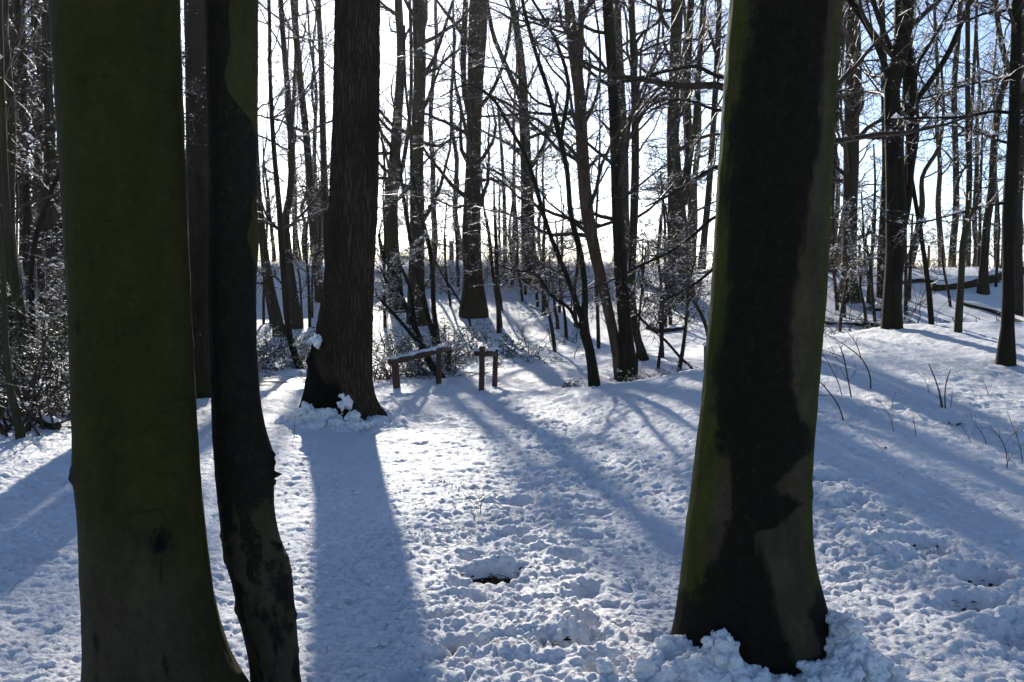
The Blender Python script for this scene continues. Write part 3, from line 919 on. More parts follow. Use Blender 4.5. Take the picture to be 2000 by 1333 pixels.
# centre
T("lone dark trunk standing on the sunlit bank behind the gap in the wooden rails",
  [(925, 618, 60), (924, 560, 42), (921, 450, 36), (924, 350, 31), (927, 200, 30), (932, 80, 36), (936, 0, 38)],
  limbs=[[(921, 230, 15), (909, 190, 12), (905, 120, 12), (910, 0, 11)], [(932, 215, 9), (950, 195, 8), (985, 120, 7), (1000, 30, 6)], [(926, 395, 6), (890, 405, 5), (870, 398, 4), (840, 385, 2)]], seed=2, S=14, nl=12, leaf=.03)
T("thick trunk on the bank behind the leaning hazel stems",
  [(815, 635, 44), (813, 560, 33), (815, 450, 29), (814, 300, 26), (820, 150, 24), (817, 0, 24)],
  limbs=[[(822, 160, 10), (845, 120, 8), (870, 50, 6), (885, 0, 5)], [(815, 275, 8), (860, 285, 6), (885, 270, 4), (905, 268, 2)]], seed=3, S=12, nl=12)
T("pale-edged trunk on the bank just beyond the ridged trunk",
  [(774, 607, 30), (768, 500, 26), (765, 420, 24), (775, 250, 20), (783, 100, 16), (778, 0, 15)],
  limbs=[[(766, 400, 9), (785, 330, 9), (800, 230, 8), (803, 100, 7), (800, 0, 6)]], seed=4, S=12, nl=12)
T("forking trunk on the crest, two trees along from the lone bank trunk",
  [(1037, 548, 36), (1032, 480, 28), (1030, 380, 24), (1024, 240, 20), (1017, 115, 16), (1005, 30, 13), (1000, 0, 12)],
  limbs=[[(1022, 205, 11), (990, 132, 10), (967, 80, 9), (950, 0, 8)], [(1035, 330, 10), (1055, 300, 9), (1075, 250, 7), (1090, 180, 5)]], seed=5, S=12, nl=12, leaf=.03)
T("slender bare trunk on the crest right behind the lone bank trunk",
  [(986, 508, 9), (985, 400, 8), (980, 300, 7), (972, 200, 5)], seed=6, S=6, nl=6, H=9, slim=True, extend=False, d=37)
T("leaning brown trunk growing against the foot of the straight black trunk",
  [(1214, 746, 26), (1195, 640, 20), (1170, 530, 22), (1148, 420, 25), (1138, 300, 24), (1132, 190, 22), (1120, 90, 24), (1110, 0, 18)],
  limbs=[[(1131, 180, 13), (1134, 90, 13), (1136, 0, 12)], [(1138, 250, 7), (1165, 190, 6), (1172, 90, 5), (1160, 0, 4)]], m=M_BARKLIT, seed=7, S=14, nl=12, leaf=.12)
T("straight black trunk rising from behind the snow mound",
  [(1231, 747, 34), (1220, 640, 26), (1212, 520, 25), (1206, 412, 22), (1201, 264, 20), (1195, 132, 20), (1187, 0, 21)], m=M_BARKB, seed=8, S=14, nl=11, leaf=.1,
  limbs=[[(1197, 165, 6), (1250, 152, 5), (1300, 138, 5), (1360, 128, 3)], [(1204, 400, 5), (1240, 370, 4), (1290, 330, 3), (1320, 310, 2)]])
T("low forked tree with spreading curved stems beside the leaning brown trunk",
  [(1161, 760, 24), (1152, 687, 19), (1139, 632, 20), (1143, 589, 13), (1135, 501, 12), (1115, 420, 11), (1107, 330, 10), (1094, 272, 12), (1073, 185, 9), (1050, 115, 8), (1020, 0, 7)],
  limbs=[[(1139, 630, 13), (1125, 589, 11), (1101, 525, 10), (1071, 450, 9), (1050, 378, 9), (1030, 313, 8), (1000, 257, 7), (957, 188, 6), (917, 165, 4), (860, 190, 3)],
         [(1095, 272, 9), (1102, 231, 8), (1111, 165, 8), (1099, 115, 7), (1076, 60, 6), (1040, 0, 5)],
         [(1130, 640, 9), (1111, 602, 7), (1078, 579, 6), (1044, 535, 5), (1000, 528, 3), (960, 510, 2)],
         [(1080, 210, 6), (1050, 200, 5), (1000, 140, 4), (930, 130, 2)]], m=M_BARKB, seed=9, S=12, nl=6, den=1.2, zlo=3, H=11, leaf=.05)
T("curved-foot trunk on the slope to the side of the straight black trunk",
  [(1259, 706, 20), (1250, 680, 17), (1240, 636, 15), (1234, 569, 15), (1238, 434, 16), (1241, 297, 15), (1239, 165, 14), (1236, 82, 13), (1233, 0, 13)],
  limbs=[[(1240, 250, 9), (1260, 215, 8), (1290, 185, 7), (1310, 180, 5)], [(1238, 90, 7), (1260, 60, 6), (1290, 40, 5), (1300, 0, 4)]], seed=10, S=10, nl=10, leaf=.05)
T("far trunk on the crest seen just behind the straight black trunk",
  [(1222, 545, 22), (1220, 420, 18), (1219, 300, 17), (1212, 150, 15), (1205, 0, 14)], d=36, seed=11, S=10, nl=8,
  limbs=[[(1222, 250, 8), (1240, 205, 7), (1280, 110, 6), (1290, 20, 5)]])
T("massive twin trunk with a dark flared foot near the crest",
  [(1325, 584, 62), (1327, 535, 48), (1324, 467, 42), (1321, 396, 34), (1314, 264, 24), (1318, 132, 22), (1322, 0, 23)],
  limbs=[[(1334, 400, 18), (1346, 297, 16), (1342, 198, 15), (1346, 66, 15), (1350, 0, 14)], [(1345, 330, 11), (1357, 248, 11), (1363, 165, 11), (1373, 10, 10)],
         [(1312, 190, 9), (1280, 200, 9), (1250, 225, 6)], [(1311, 60, 8), (1295, 40, 8), (1285, 0, 8)]], seed=12, S=14, nl=12)
T("slim trunk on the crest close beside the broad stained trunk",
  [(1370, 548, 17), (1375, 467, 14), (1381, 412, 13), (1392, 264, 12), (1399, 148, 12), (1404, 40, 11), (1405, 0, 10)], seed=13, S=8, nl=8, d=35,
  limbs=[[(1401, 110, 8), (1385, 60, 7), (1370, 0, 6)]])
T("beech hidden behind the broad stained trunk, its long low branches reaching across the clearing",
  [(1500, 700, 60), (1495, 500, 50), (1490, 300, 48), (1480, 0, 44)], d=13.0, m=M_BARKB, seed=14, S=14, nl=5, den=.8,
  limbs=[[(1480, 395, 9), (1400, 422, 7), (1330, 480, 6), (1250, 520, 5), (1170, 558, 3), (1130, 570, 2)],
         [(1480, 120, 9), (1410, 152, 8), (1360, 130, 7), (1310, 138, 5), (1230, 160, 4), (1150, 155, 2)],
         [(1480, 220, 8), (1400, 215, 6), (1330, 195, 5), (1270, 215, 3)],
         [(1480, 300, 8), (1390, 330, 6), (1320, 375, 5), (1260, 405, 3)],
         [(1480, 450, 7), (1400, 520, 6), (1350, 560, 5), (1290, 590, 3)]])
# left of the oak
T("leaning trunk on the bank beyond the frozen pond",
  [(547, 660, 26), (536, 600, 20), (525, 550, 18), (514, 475, 16), (506, 400, 14), (500, 300, 12), (498, 150, 10), (500, 0, 9)], seed=21, S=10, nl=8)
T("thin bent trunk rooted at the far edge of the frozen pond",
  [(590, 730, 18), (578, 700, 14), (566, 662, 13), (559, 600, 13), (555, 540, 13), (549, 475, 12), (545, 400, 11), (538, 330, 10), (531, 231, 9), (528, 165, 8), (525, 0, 7)], m=M_BARKB, seed=22, S=10, nl=10, d=19.6,
  limbs=[[(551, 555, 4), (535, 540, 4), (515, 552, 3), (500, 555, 2)], [(545, 450, 5), (520, 420, 4), (512, 395, 2)]])
T("dark upright trunk behind the thin bent trunk by the pond",
  [(579, 642, 28), (570, 569, 21), (562, 494, 18), (559, 419, 15), (564, 396, 14), (568, 264, 12), (558, 132, 11), (548, 0, 10)], seed=23, S=10, nl=10)
T("upright trunk showing just beside the ridged trunk",
  [(625, 588, 20), (616, 500, 17), (610, 429, 16), (601, 297, 14), (584, 132, 13), (572, 0, 12)], seed=24, S=10, nl=9)
T("thin trunk half hidden by the ridged trunk at mid height",
  [(646, 600, 16), (640, 500, 14), (637, 439, 14), (630, 231, 12), (627, 100, 11), (622, 0, 10)], seed=25, S=8, nl=9, d=30)
T("small crooked trunk standing on the skyline beyond the pond",
  [(597, 520, 10), (592, 470, 9), (596, 437, 8), (588, 410, 7), (598, 380, 6), (602, 330, 5)], seed=26, S=6, nl=5, d=40, extend=False, H=8, zlo=1, slim=True)
T("tall thin trunk topping the skyline between the pond trunks",
  [(575, 520, 9), (577, 400, 8), (572, 250, 8), (578, 100, 7), (580, 0, 6)], seed=27, S=6, nl=7, d=42, slim=True)
# hazels behind the rail
T("leaning hazel whose stems rise from behind the snowy rail",
  [(864, 742, 17), (842, 714, 15), (829, 687, 14), (809, 636, 12), (785, 582, 10), (775, 545, 9), (755, 511, 7), (739, 457, 5)],
  limbs=[[(812, 645, 10), (806, 600, 8), (800, 560, 7), (780, 515, 6), (768, 480, 4)], [(832, 690, 9), (809, 660, 8), (775, 620, 7), (733, 575, 5)],
         [(790, 590, 6), (760, 560, 5), (742, 520, 3)], [(800, 610, 5), (772, 580, 4), (745, 562, 3)]],
  name="hazel_tree", m=M_BARKB, seed=31, S=10, nl=8, zlo=1.0, H=6, den=1.2, extend=False, slim=True, snow=2.0, llen=1.5)
T("upright pair of hazel stems curving up beside the far rail post",
  [(851, 678, 12), (836, 620, 11), (822, 562, 11), (810, 510, 10), (795, 430, 8), (788, 380, 6), (780, 300, 4)],
  limbs=[[(856, 672, 11), (847, 603, 10), (845, 542, 9), (839, 484, 9), (825, 430, 8), (808, 363, 8), (802, 264, 6), (792, 165, 5), (790, 50, 4)]],
  name="hazel_tree", m=M_BARKB, seed=32, S=10, nl=7, zlo=1.2, H=8, extend=False, slim=True, snow=1.6, llen=1.6)
# right of the broad trunk
T("slim trunk hugging the edge of the broad stained trunk",
  [(1626, 540, 22), (1619, 518, 15), (1621, 434, 14), (1625, 363, 14), (1631, 248, 14), (1639, 132, 14), (1647, 50, 14), (1651, 0, 14)], seed=41, S=10, nl=8, d=31)
T("sturdy dark trunk with spreading roots on the slope beyond the mound",
  [(1656, 588, 52), (1657, 555, 34), (1658, 501, 30), (1660, 429, 28), (1663, 297, 29), (1664, 132, 26), (1667, 0, 23)], seed=42, S=14, nl=12, leaf=.05,
  limbs=[[(1668, 470, 8), (1690, 460, 6), (1705, 455, 5), (1718, 470, 4)]])
T("thick black double trunk with a high fork on top of the mound",
  [(1742, 645, 42), (1743, 569, 34), (1749, 501, 36), (1751, 434, 40), (1748, 330, 36), (1744, 231, 32), (1743, 165, 30), (1756, 115, 30), (1764, 66, 34), (1766, 0, 38)],
  limbs=[[(1752, 470, 24), (1766, 412, 24), (1775, 330, 22), (1784, 264, 22), (1781, 181, 22), (1773, 105, 24), (1770, 60, 22)],
         [(1735, 150, 13), (1715, 92, 12), (1685, 36, 12), (1659, 0, 11)], [(1740, 95, 11), (1718, 40, 10), (1705, 0, 10)],
         [(1788, 200, 12), (1811, 168, 11), (1847, 115, 11), (1873, 56, 10), (1895, 5, 9)], [(1786, 160, 8), (1798, 112, 7), (1824, 76, 7), (1860, 10, 6)]], m=M_BARKB, seed=43, S=16, nl=8, leaf=.05)
T("trunk partly hidden behind the black double trunk",
  [(1724, 580, 22), (1722, 501, 18), (1726, 434, 17), (1730, 330, 15), (1728, 200, 13), (1722, 0, 11)], seed=44, S=10, nl=8)
T("thin bending stem on the mound crest next to the black double trunk",
  [(1819, 638, 12), (1810, 535, 10), (1800, 467, 9), (1789, 400, 9), (1778, 330, 8), (1772, 231, 8), (1766, 150, 7), (1768, 0, 6)], m=M_BARKB, seed=45, S=8, nl=5, slim=True)
T("slim straight greenish trunk on the mound crest",
  [(1871, 652, 16), (1876, 569, 13), (1880, 484, 13), (1891, 415, 12), (1890, 231, 10), (1890, 0, 9)], m=M_BARKG, seed=46, S=10, nl=7,
  limbs=[[(1885, 450, 6), (1900, 410, 5), (1915, 370, 3)]])
T("dark upright trunk with a widened foot set in the smooth snow of the mound",
  [(1964, 716, 36), (1966, 690, 29), (1968, 636, 25), (1970, 535, 24), (1970, 430, 25), (1975, 363, 27), (1980, 250, 22), (1984, 100, 20), (1986, 0, 18)], m=M_BARKB, seed=47, S=16, nl=5, snow=1.6,
  limbs=[[(1982, 222, 8), (1940, 218, 6), (1890, 228, 5), (1820, 230, 5), (1745, 233, 3)], [(1983, 20, 7), (1930, 25, 5), (1890, 40, 4), (1850, 60, 2)],
         [(1974, 395, 7), (1930, 402, 5), (1860, 420, 4), (1780, 438, 3), (1700, 430, 2)], [(1980, 150, 6), (1920, 160, 4), (1860, 172, 3)], [(1978, 260, 6), (1995, 240, 4), (2030, 225, 3)],
         [(1972, 280, 6), (1940, 272, 5), (1912, 255, 3)]])
T("bent trunk standing by the fallen log on the bank",
  [(1920, 574, 24), (1921, 530, 18), (1924, 484, 16), (1930, 417, 15), (1934, 396, 15), (1943, 264, 14), (1956, 181, 14), (1968, 142, 12), (1959, 99, 11), (1949, 43, 10), (1945, 0, 10)], seed=48, S=10, nl=9)
T("upright skyline trunk behind the slim greenish trunk",
  [(1859, 524, 16), (1862, 470, 14), (1867, 417, 13), (1867, 330, 12), (1864, 165, 11), (1873, 50, 10), (1876, 0, 9)], seed=49, S=8, nl=9, d=36)
T("brown-leaved skyline trunk beyond the mound with a knobbed foot",
  [(1840, 524, 16), (1838, 480, 12), (1832, 400, 11), (1836, 330, 9), (1829, 240, 8), (1831, 150, 7), (1825, 0, 6)], m=M_BARKLIT, seed=50, S=8, nl=8, d=36.5, leaf=.1)
T("curving skyline trunk just behind the thin bending stem",
  [(1772, 527, 22), (1784, 490, 17), (1792, 455, 15), (1801, 400, 12), (1801, 347, 9), (1834, 287, 8), (1842, 230, 6), (1838, 120, 5)], seed=51, S=8, nl=8, d=36, extend=False, H=11)
T("young skyline trunk between the bent trunk and the upright skyline trunk",
  [(1891, 520, 10), (1892, 420, 9), (1896, 250, 7), (1905, 80, 6), (1908, 0, 5)], seed=52, S=6, nl=7, d=38, slim=True)
T("shadowed trunk close behind the widened-foot trunk on the mound",
  [(1990, 560, 20), (1988, 430, 17), (1995, 250, 15), (1998, 100, 14), (1996, 0, 13)], seed=53, S=10, nl=7, d=26)
T("short slanting trunk on the crest beside the slim edge trunk",
  [(1632, 525, 14), (1637, 490, 12), (1641, 460, 10), (1650, 400, 8), (1656, 300, 6)], m=M_BARKLIT, seed=54, S=8, nl=5, d=36, extend=False, H=9, zlo=1)
T("spindly sapling on the slope before the sturdy rooted trunk",
  [(1709, 638, 7), (1704, 580, 6), (1697, 501, 6), (1690, 476, 5), (1700, 440, 3)], seed=55, S=6, nl=5, zlo=.8, extend=False, H=4, slim=True, name="beech_sapling", cat="sapling", llen=1.2)
# thicket at the far left
T("nearest pale stem of the shrubby clump at the edge of the thicket",
  [(43, 863, 20), (34, 820, 17), (22, 775, 15), (12, 700, 13), (8, 590, 11), (3, 480, 9), (-10, 380, 6)], m=M_BARKG, seed=61, S=10, nl=6, slim=True, zlo=1.2)
T("leaning greenish trunk in the thicket behind the pale stem",
  [(58, 790, 28), (50, 700, 24), (41, 625, 22), (26, 530, 18), (14, 420, 14), (8, 300, 12), (2, 100, 9), (0, 0, 9)], m=M_BARKG, seed=62, S=12, nl=8, den=1.2)
T("dark forked stem in the thicket with snow caught in its crooks",
  [(70, 780, 12), (66, 700, 11), (62, 590, 10), (62, 512, 10), (74, 450, 10), (92, 396, 10), (112, 345, 8), (128, 305, 7), (150, 240, 5)], m=M_BARKB, seed=63, S=8, nl=6, extend=False, slim=True, zlo=1, H=6,
  limbs=[[(90, 400, 4), (112, 390, 4), (130, 345, 3)], [(64, 500, 4), (80, 470, 4), (110, 465, 3), (130, 470, 2)]], snow=2)
for i, (pts, lab, dd) in enumerate([
    ([(110, 590, 32), (107, 500, 26), (103, 400, 22), (95, 200, 18), (87, 0, 15)], "stoutest straight trunk deep in the dark thicket", 24),
    ([(128, 600, 14), (124, 400, 12), (116, 200, 11), (113, 0, 10)], "straight thin trunk against the edge of the thick green trunk", 26),
    ([(60, 580, 18), (52, 400, 15), (44, 200, 14), (38, 0, 13)], "tall thin trunk deep in the thicket above the leaning greenish trunk", 27),
    ([(20, 600, 16), (18, 400, 13), (20, 200, 11), (20, 0, 10)], "tall trunk at the dim outer edge of the thicket", 25),
    ([(82, 560, 12), (78, 400, 10), (80, 200, 9), (90, 0, 8)], "slender trunk beside the stoutest thicket trunk", 31)]):
    T(lab, pts, d=dd, seed=70 + i, S=8, nl=11, den=1.05, snow=1.3)

# smaller saplings on the bank and in the dip
SAP = [
 ("curving sapling on the sunlit bank next to the lone bank trunk", [(977, 641, 11), (971, 586, 9), (962, 528, 8), (954, 451, 7), (944, 400, 5), (940, 330, 3)], 1.0),
 ("wavy sapling on the open slope between the rails and the forked tree", [(1084, 692, 9), (1079, 650, 8), (1069, 599, 7), (1059, 562, 6), (1050, 500, 4)], 1.0),
 ("short sapling behind the wavy sapling on the slope", [(1090, 645, 8), (1084, 603, 6), (1080, 560, 5), (1072, 500, 3)], 1.0),
 ("straight thin sapling on the slope close to the forked tree", [(1106, 663, 8), (1103, 616, 6), (1095, 570, 5), (1090, 500, 4), (1085, 430, 3)], 1.0),
 ("straight stem behind the leaning brown trunk", [(1169, 684, 8), (1167, 603, 7), (1163, 500, 6), (1166, 400, 5), (1170, 330, 4), (1172, 165, 3)], 1.0),
 ("pair-like thin stem near the curved-foot trunk in the dip", [(1294, 702, 8), (1290, 620, 7), (1292, 569, 6), (1285, 500, 5), (1290, 420, 3)], 1.2),
 ("many-twigged stem at the mound edge beside the broad stained trunk", [(1326, 730, 9), (1333, 687, 8), (1341, 620, 6), (1345, 560, 5), (1360, 500, 3)], 1.3),
 ("thin upright stem at the mound edge below the massive twin trunk", [(1285, 726, 7), (1294, 650, 6), (1296, 590, 4), (1306, 540, 3)], 1.2),
 ("slanting stem that crosses the others at the mound edge", [(1356, 726, 6), (1330, 700, 6), (1304, 670, 6), (1246, 616, 5), (1225, 585, 3)], 1.2),
 ("arched stem rising at the side of the broad stained trunk", [(1384, 700, 9), (1382, 650, 8), (1362, 600, 7), (1346, 575, 5), (1335, 530, 3)], 1.2),
 ("bare sapling leaning left on the bank behind the rail gap", [(920, 640, 5), (893, 582, 5), (863, 535, 4), (845, 500, 3)], .8),
 ("thin sapling standing in the shade beside the curving sapling", [(1020, 590, 6), (1012, 520, 5), (1010, 440, 4), (1005, 380, 3)], 1.1),
 ("low sapling with withered leaves under the forking crest trunk", [(1050, 600, 7), (1047, 560, 6), (1050, 520, 5), (1040, 470, 3)], 1.3),
 ("sapling just in front of the massive twin trunk", [(1300, 640, 7), (1302, 560, 6), (1308, 480, 5), (1300, 400, 3)], 1.2),
 ("sapling in the dip between the straight black trunk and the curved-foot trunk", [(1243, 740, 6), (1246, 660, 5), (1254, 560, 4), (1262, 480, 3)], 1.2),
 ("whippy sapling on the bank beyond the leaning hazel", [(880, 600, 6), (872, 540, 5), (868, 480, 4), (872, 400, 3)], 1.2),
 ("twiggy sapling in the shade of the crest behind the rails", [(845, 560, 7), (850, 500, 6), (848, 430, 5), (856, 350, 3)], 1.3),
 ("twiggy sapling left of the lone bank trunk on the crest", [(895, 560, 7), (893, 500, 6), (890, 430, 5), (897, 350, 3)], 1.3),
 ("bushy sapling on the crest right of the curving sapling", [(1000, 560, 7), (1000, 520, 6), (995, 450, 5), (1003, 380, 3)], 1.4),
 ("bushy sapling in the dip behind the low forked tree", [(1125, 640, 8), (1122, 570, 7), (1128, 510, 5), (1122, 440, 3)], 1.4),
 ("dark sapling beside the pond trunks on the lower bank", [(605, 640, 7), (603, 560, 6), (598, 480, 5), (604, 400, 3)], 1.2),
 ("spreading sapling against the snowy bank beyond the pond", [(530, 640, 6), (520, 580, 5), (512, 520, 4), (505, 450, 3)], 1.2),
 ("slim sapling rising out of the bramble behind the ridged trunk", [(752, 640, 8), (750, 560, 7), (752, 470, 6), (748, 380, 4), (752, 300, 3)], 1.3),
 ("sapling on the slope just past the broad stained trunk", [(1640, 650, 7), (1645, 600, 6), (1655, 540, 5), (1650, 480, 3)], 1.1),
 ("shrubby sapling in the dip before the partly hidden trunk", [(1692, 640, 7), (1688, 600, 6), (1680, 560, 5), (1690, 500, 3)], 1.1),
 ("sapling behind the crest of the mound near the thin bending stem", [(1856, 600, 6), (1850, 560, 5), (1842, 520, 4), (1840, 470, 3)], 1.0),
 ("sapling on the log bank near the dark widened-foot trunk", [(1945, 560, 6), (1948, 500, 5), (1952, 440, 4), (1946, 380, 3)], 1.0),
]
for i, (lab, pts, den) in enumerate(SAP):
    dh = ground_hit(pts[0][0], pts[0][1], 14.5) or 33
    if 1600 < pts[0][0]: dh = max(dh, 21)
    T(lab, pts, d=dh, seed=100 + i, S=6, nl=9, zlo=.7, extend=False, H=5, slim=True, name="beech_sapling", cat="sapling", den=den * .8, llen=1.9 if den < 1.35 else 2.5,
      twig=M_TWIG, leaf=.12 if ("withered" in lab or i % 5 == 0) else .02, snow=1.5)

# more of the same saplings, crowding the foot of the bank
rng = np.random.RandomState(55)
saps = [o for o in bpy.data.objects if o.get("category") == "sapling"]
def copy_tree(src):
    r = src.copy(); COL.objects.link(r)
    for ch in src.children:
        c = ch.copy(); COL.objects.link(c); c.parent = r
    return r
spots_ = [(rng.uniform(745, 1400), rng.uniform(27, 38.5)) for i in range(18)] + [(rng.uniform(505, 640), rng.uniform(24, 38)) for i in range(8)] + [(rng.uniform(1620, 2020), rng.uniform(24, 36)) for i in range(11)] + [(rng.uniform(-60, 130), rng.uniform(18, 34)) for i in range(12)]
for px, d in spots_:
    r = copy_tree(saps[rng.randint(len(saps))])
    x = px_d(px, d); sc = rng.uniform(.75, 1.25)
    r.location = (x, d, float(H0(x, d))); r.rotation_euler = (0, 0, rng.uniform(0, 6.28)); r.scale = (sc, sc, sc)
    where = "beyond the pond" if 400 < px < 700 else "behind the rails" if 700 < px < 1450 else "beyond the mound" if px > 1450 else "in the dark thicket"
    tag(r, "one of the thin twiggy saplings crowding the bank " + where, "sapling", "twiggy saplings " + where)

# ------------------------------------------------------------------ distant wood: a few built trees copied with their own turn and height
def far_variant(i):
    rng = np.random.RandomState(400 + i)
    H = 15
    zs = np.linspace(-.4, H, 12)
    P = np.stack([np.cumsum(rng.normal(size=12) * .10), np.cumsum(rng.normal(size=12) * .10), zs], 1); P -= [P[1, 0], P[1, 1], 0]
    R = .15 * (1 - .8 * np.linspace(0, 1, 12)) * rng.uniform(.7, 1.3)
    P, R = resample(P, R, 26)
    root = thing("beech_tree", (0, 0, 0), "thin bare trunk in the dim wood", "tree")
    trunk_mesh(P, R, 8, rng).build("trunk", M_BARK, root)
    c, s = MB(), MB()
    nl = 20
    ks = rng.randint(5, 24, nl)
    az, el = rng.uniform(0, 6.28, nl), rng.uniform(.1, .9, nl)
    D = np.stack([np.cos(az) * np.cos(el), np.sin(az) * np.cos(el), np.sin(el)], 1)
    p1, r1 = grow(P[ks], D, rng.uniform(1.5, 4, nl), R[ks] * .35, 10, rng, .18, .03)
    tubes(c, p1, r1, 4)
    p2, r2 = fork(p1, r1, 7, rng, (.5, 1.1), 1.4, .55, .5, .12, 6, .2, .02, .005)
    tubes(c, p2, r2, 3)
    p3, r3 = fork(p2, r2, 5, rng, (.5, 1.1), .75, .6, .5, .1, 4, .2, 0, .0035)
    tubes(c, p3, r3, 3)
    pos, tan, r, t, ii = sample(p2, r2, 2, rng)
    sz = rng.uniform(.015, .04, len(pos)); blobs(s, pos + [0, 0, .012], np.stack([sz * 1.6, sz, sz * .7], 1), OCT, rng)
    c.build("crown", M_TWIG, root)
    tag(s.build("snow_dusting", M_TWIGSNOW, root), kind="stuff")
    return root
VAR = [far_variant(i) for i in range(4)]
_used = set()
def far_tree(k, x, y, yaw, sc, label, group):
    src = VAR[k]
    if k not in _used:
        _used.add(k); r = src
    else:
        r = src.copy(); COL.objects.link(r)
        for ch in src.children:
            c = ch.copy(); COL.objects.link(c); c.parent = r
    r.location = (x, y, float(H0(x, y))); r.rotation_euler = (0, 0, yaw); r.scale = (sc, sc, sc)
    tag(r, label, "tree", group)
_r = np.random.RandomState(77)
fars = []
for i in range(46):      # the dense dim wood on the left
    px, d = _r.uniform(-260, 135), _r.uniform(17, 55)
    fars.append((px_d(px, d), d, "one of the thin dark trunks crowded in the dim wood beyond the thicket", "thin trunks of the dim wood"))
for i in range(10):
    px, d = _r.uniform(340, 660), _r.uniform(42, 66)
    fars.append((px_d(px, d), d, "one of the thin skyline trunks beyond the pond bank", "skyline trunks beyond the pond"))
for i in range(8):
    px, d = _r.uniform(745, 1400), _r.uniform(42, 66)
    fars.append((px_d(px, d), d, "one of the thin skyline trunks beyond the wire fence", "skyline trunks beyond the fence"))
for i in range(8):
    px, d = _r.uniform(1610, 2200), _r.uniform(38, 60)
    fars.append((px_d(px, d), d, "one of the thin skyline trunks beyond the log bank", "skyline trunks beyond the log"))
for i in range(10):      # outside the picture, left and right, where the wood goes on
    d = _r.uniform(9, 26); s = 1 if i % 2 else -1
    fars.append((s * (.56 * d + _r.uniform(1, 6)), d, "one of the bare trunks at the side of the clearing", "trunks at the side of the clearing"))
for i, (x, y, lab, gr) in enumerate(fars):
    far_tree(i % 4, x, y, _r.uniform(0, 6.28), _r.uniform(.7, 1.25), lab, gr)

# ------------------------------------------------------------------ wooden rails by the path
def post_mesh(p, top, w, rng, lean=(0, 0)):
    """square-ish weathered post with chamfered head, p = foot point"""
    mb = MB()
    a = np.radians([35, 55, 125, 145, 215, 235, 305, 325])
    zs = [(-.35, 1), (0, 1), (top * .5, .99), (top - .012, .98), (top, .86)]
    v = []
    for z, k in zs:
        for t in a:
            v.append((p[0] + lean[0] * z + w * .62 * k * math.cos(t) + rng.normal() * .002, p[1] + lean[1] * z + w * .62 * k * math.sin(t) + rng.normal() * .002, p[2] + z))
    q = [(r * 8 + i, r * 8 + (i + 1) % 8, (r + 1) * 8 + (i + 1) % 8, (r + 1) * 8 + i) for r in range(4) for i in range(8)]
    n = len(v); v.append((p[0] + lean[0] * top, p[1] + lean[1] * top, p[2] + top + .003))
    mb.add(v, q, [(n, 32 + i, 32 + (i + 1) % 8) for i in range(8)])
    return mb

def snow_ridge(mb, P, w, h, rng):
    """a lumpy strip of snow lying along a line of points"""
    P = np.asarray(P, float)
    n = 46
    t = np.linspace(0, 1, n)
    s = np.linspace(0, 1, len(P))
    C = np.stack([np.interp(t, s, P[:, i]) for i in range(3)], 1)
    T = C[-1] - C[0]; T /= np.linalg.norm(T); W = np.cross(T, [0, 0, 1.]); W /= np.linalg.norm(W)
    lump = np.clip(.8 + .55 * noise(t * 14 + rng.uniform(0, 50), t * 0 + 3.3) * 2 + .15 * rng.normal(size=n), .15, 1.5)
    lump[0] = lump[-1] = .1
    a = np.linspace(-.35, math.pi + .35, 9)
    v = C[:, None] + W * (np.cos(a)[None] * w * (.75 + .25 * lump)[:, None])[..., None] + np.array([0, 0, 1.]) * (np.sin(a)[None] * (h * lump)[:, None])[..., None]
    v = v + rng.normal(size=v.shape) * .003
    ix = np.arange(n * 9).reshape(n, 9)
    q = np.stack([ix[:-1, :-1], ix[1:, :-1], ix[1:, 1:], ix[:-1, 1:]], -1).reshape(-1, 4)
    mb.add(v.reshape(-1, 3), q[:, ::-1])

rng = np.random.RandomState(5)
def log_mesh(P, R, rng, S=12):
    mb = MB()
    p, r = resample(P, R, 24)
    tubes(mb, p, r * (1 + .04 * rng.normal(size=24)), S, caps=True)
    return mb
def foot(px, py, d): 
    q = at(px, py, d); return np.array([q[0], d, q[2]])
dl1, dl2, dl3 = ground_hit(773, 763), ground_hit(858, 752), ground_hit(877, 729)
fl = [foot(775, 763, dl1), foot(857, 752, dl2), foot(877, 729, dl3)]
root = thing("wooden_rail", fl[0], "low wooden rail with a sloping snow-topped bar and three posts", "fence")
tops = [at(770, 702, dl1)[2] - fl[0][2], at(858, 690, dl2)[2] - fl[1][2], at(872, 679, dl3)[2] - fl[2][2]]
for p, t, w in zip(fl, tops, (.105, .085, .085)):
    post_mesh(p, t, w, rng, (-.06 if p is fl[0] else 0, 0)).build("post", M_WOOD, root, fl[0])
rp = [at(760, 708, dl1 + .09), at(800, 699, dl1 * .7 + dl2 * .3 + .1), at(846, 688, dl2 + .1), at(876, 681, dl3 - .1)]
log_mesh(rp, [.05, .052, .048, .045], rng).build("rail", M_WOOD, root, fl[0])
sm = MB(); snow_ridge(sm, np.array(rp) + [0, 0, .042], .046, .038, rng)
tag(sm.build("snow_cap", M_CLOD, root, fl[0]), kind="stuff")
dr1, dr2 = ground_hit(941, 767), ground_hit(966, 760)
fr = [foot(940, 767, dr1), foot(966, 760, dr2)]
root = thing("wooden_rail", fr[0], "short wooden rail stub between two upright posts beside the path", "fence")
for p, t, w, le in ((fr[0], at(943, 677, dr1)[2] - fr[0][2], .082, .02), (fr[1], at(969, 683, dr2)[2] - fr[1][2], .08, .03)):
    post_mesh(p, t, w, rng, (le, 0)).build("post", M_WOOD, root, fr[0])
rp = [at(927, 691, dr1 + .14), at(945, 691, dr1 + .13), at(966, 692, dr2 - .06)]
log_mesh(rp, [.042, .045, .045], rng).build("rail", M_WOOD, root, fr[0])
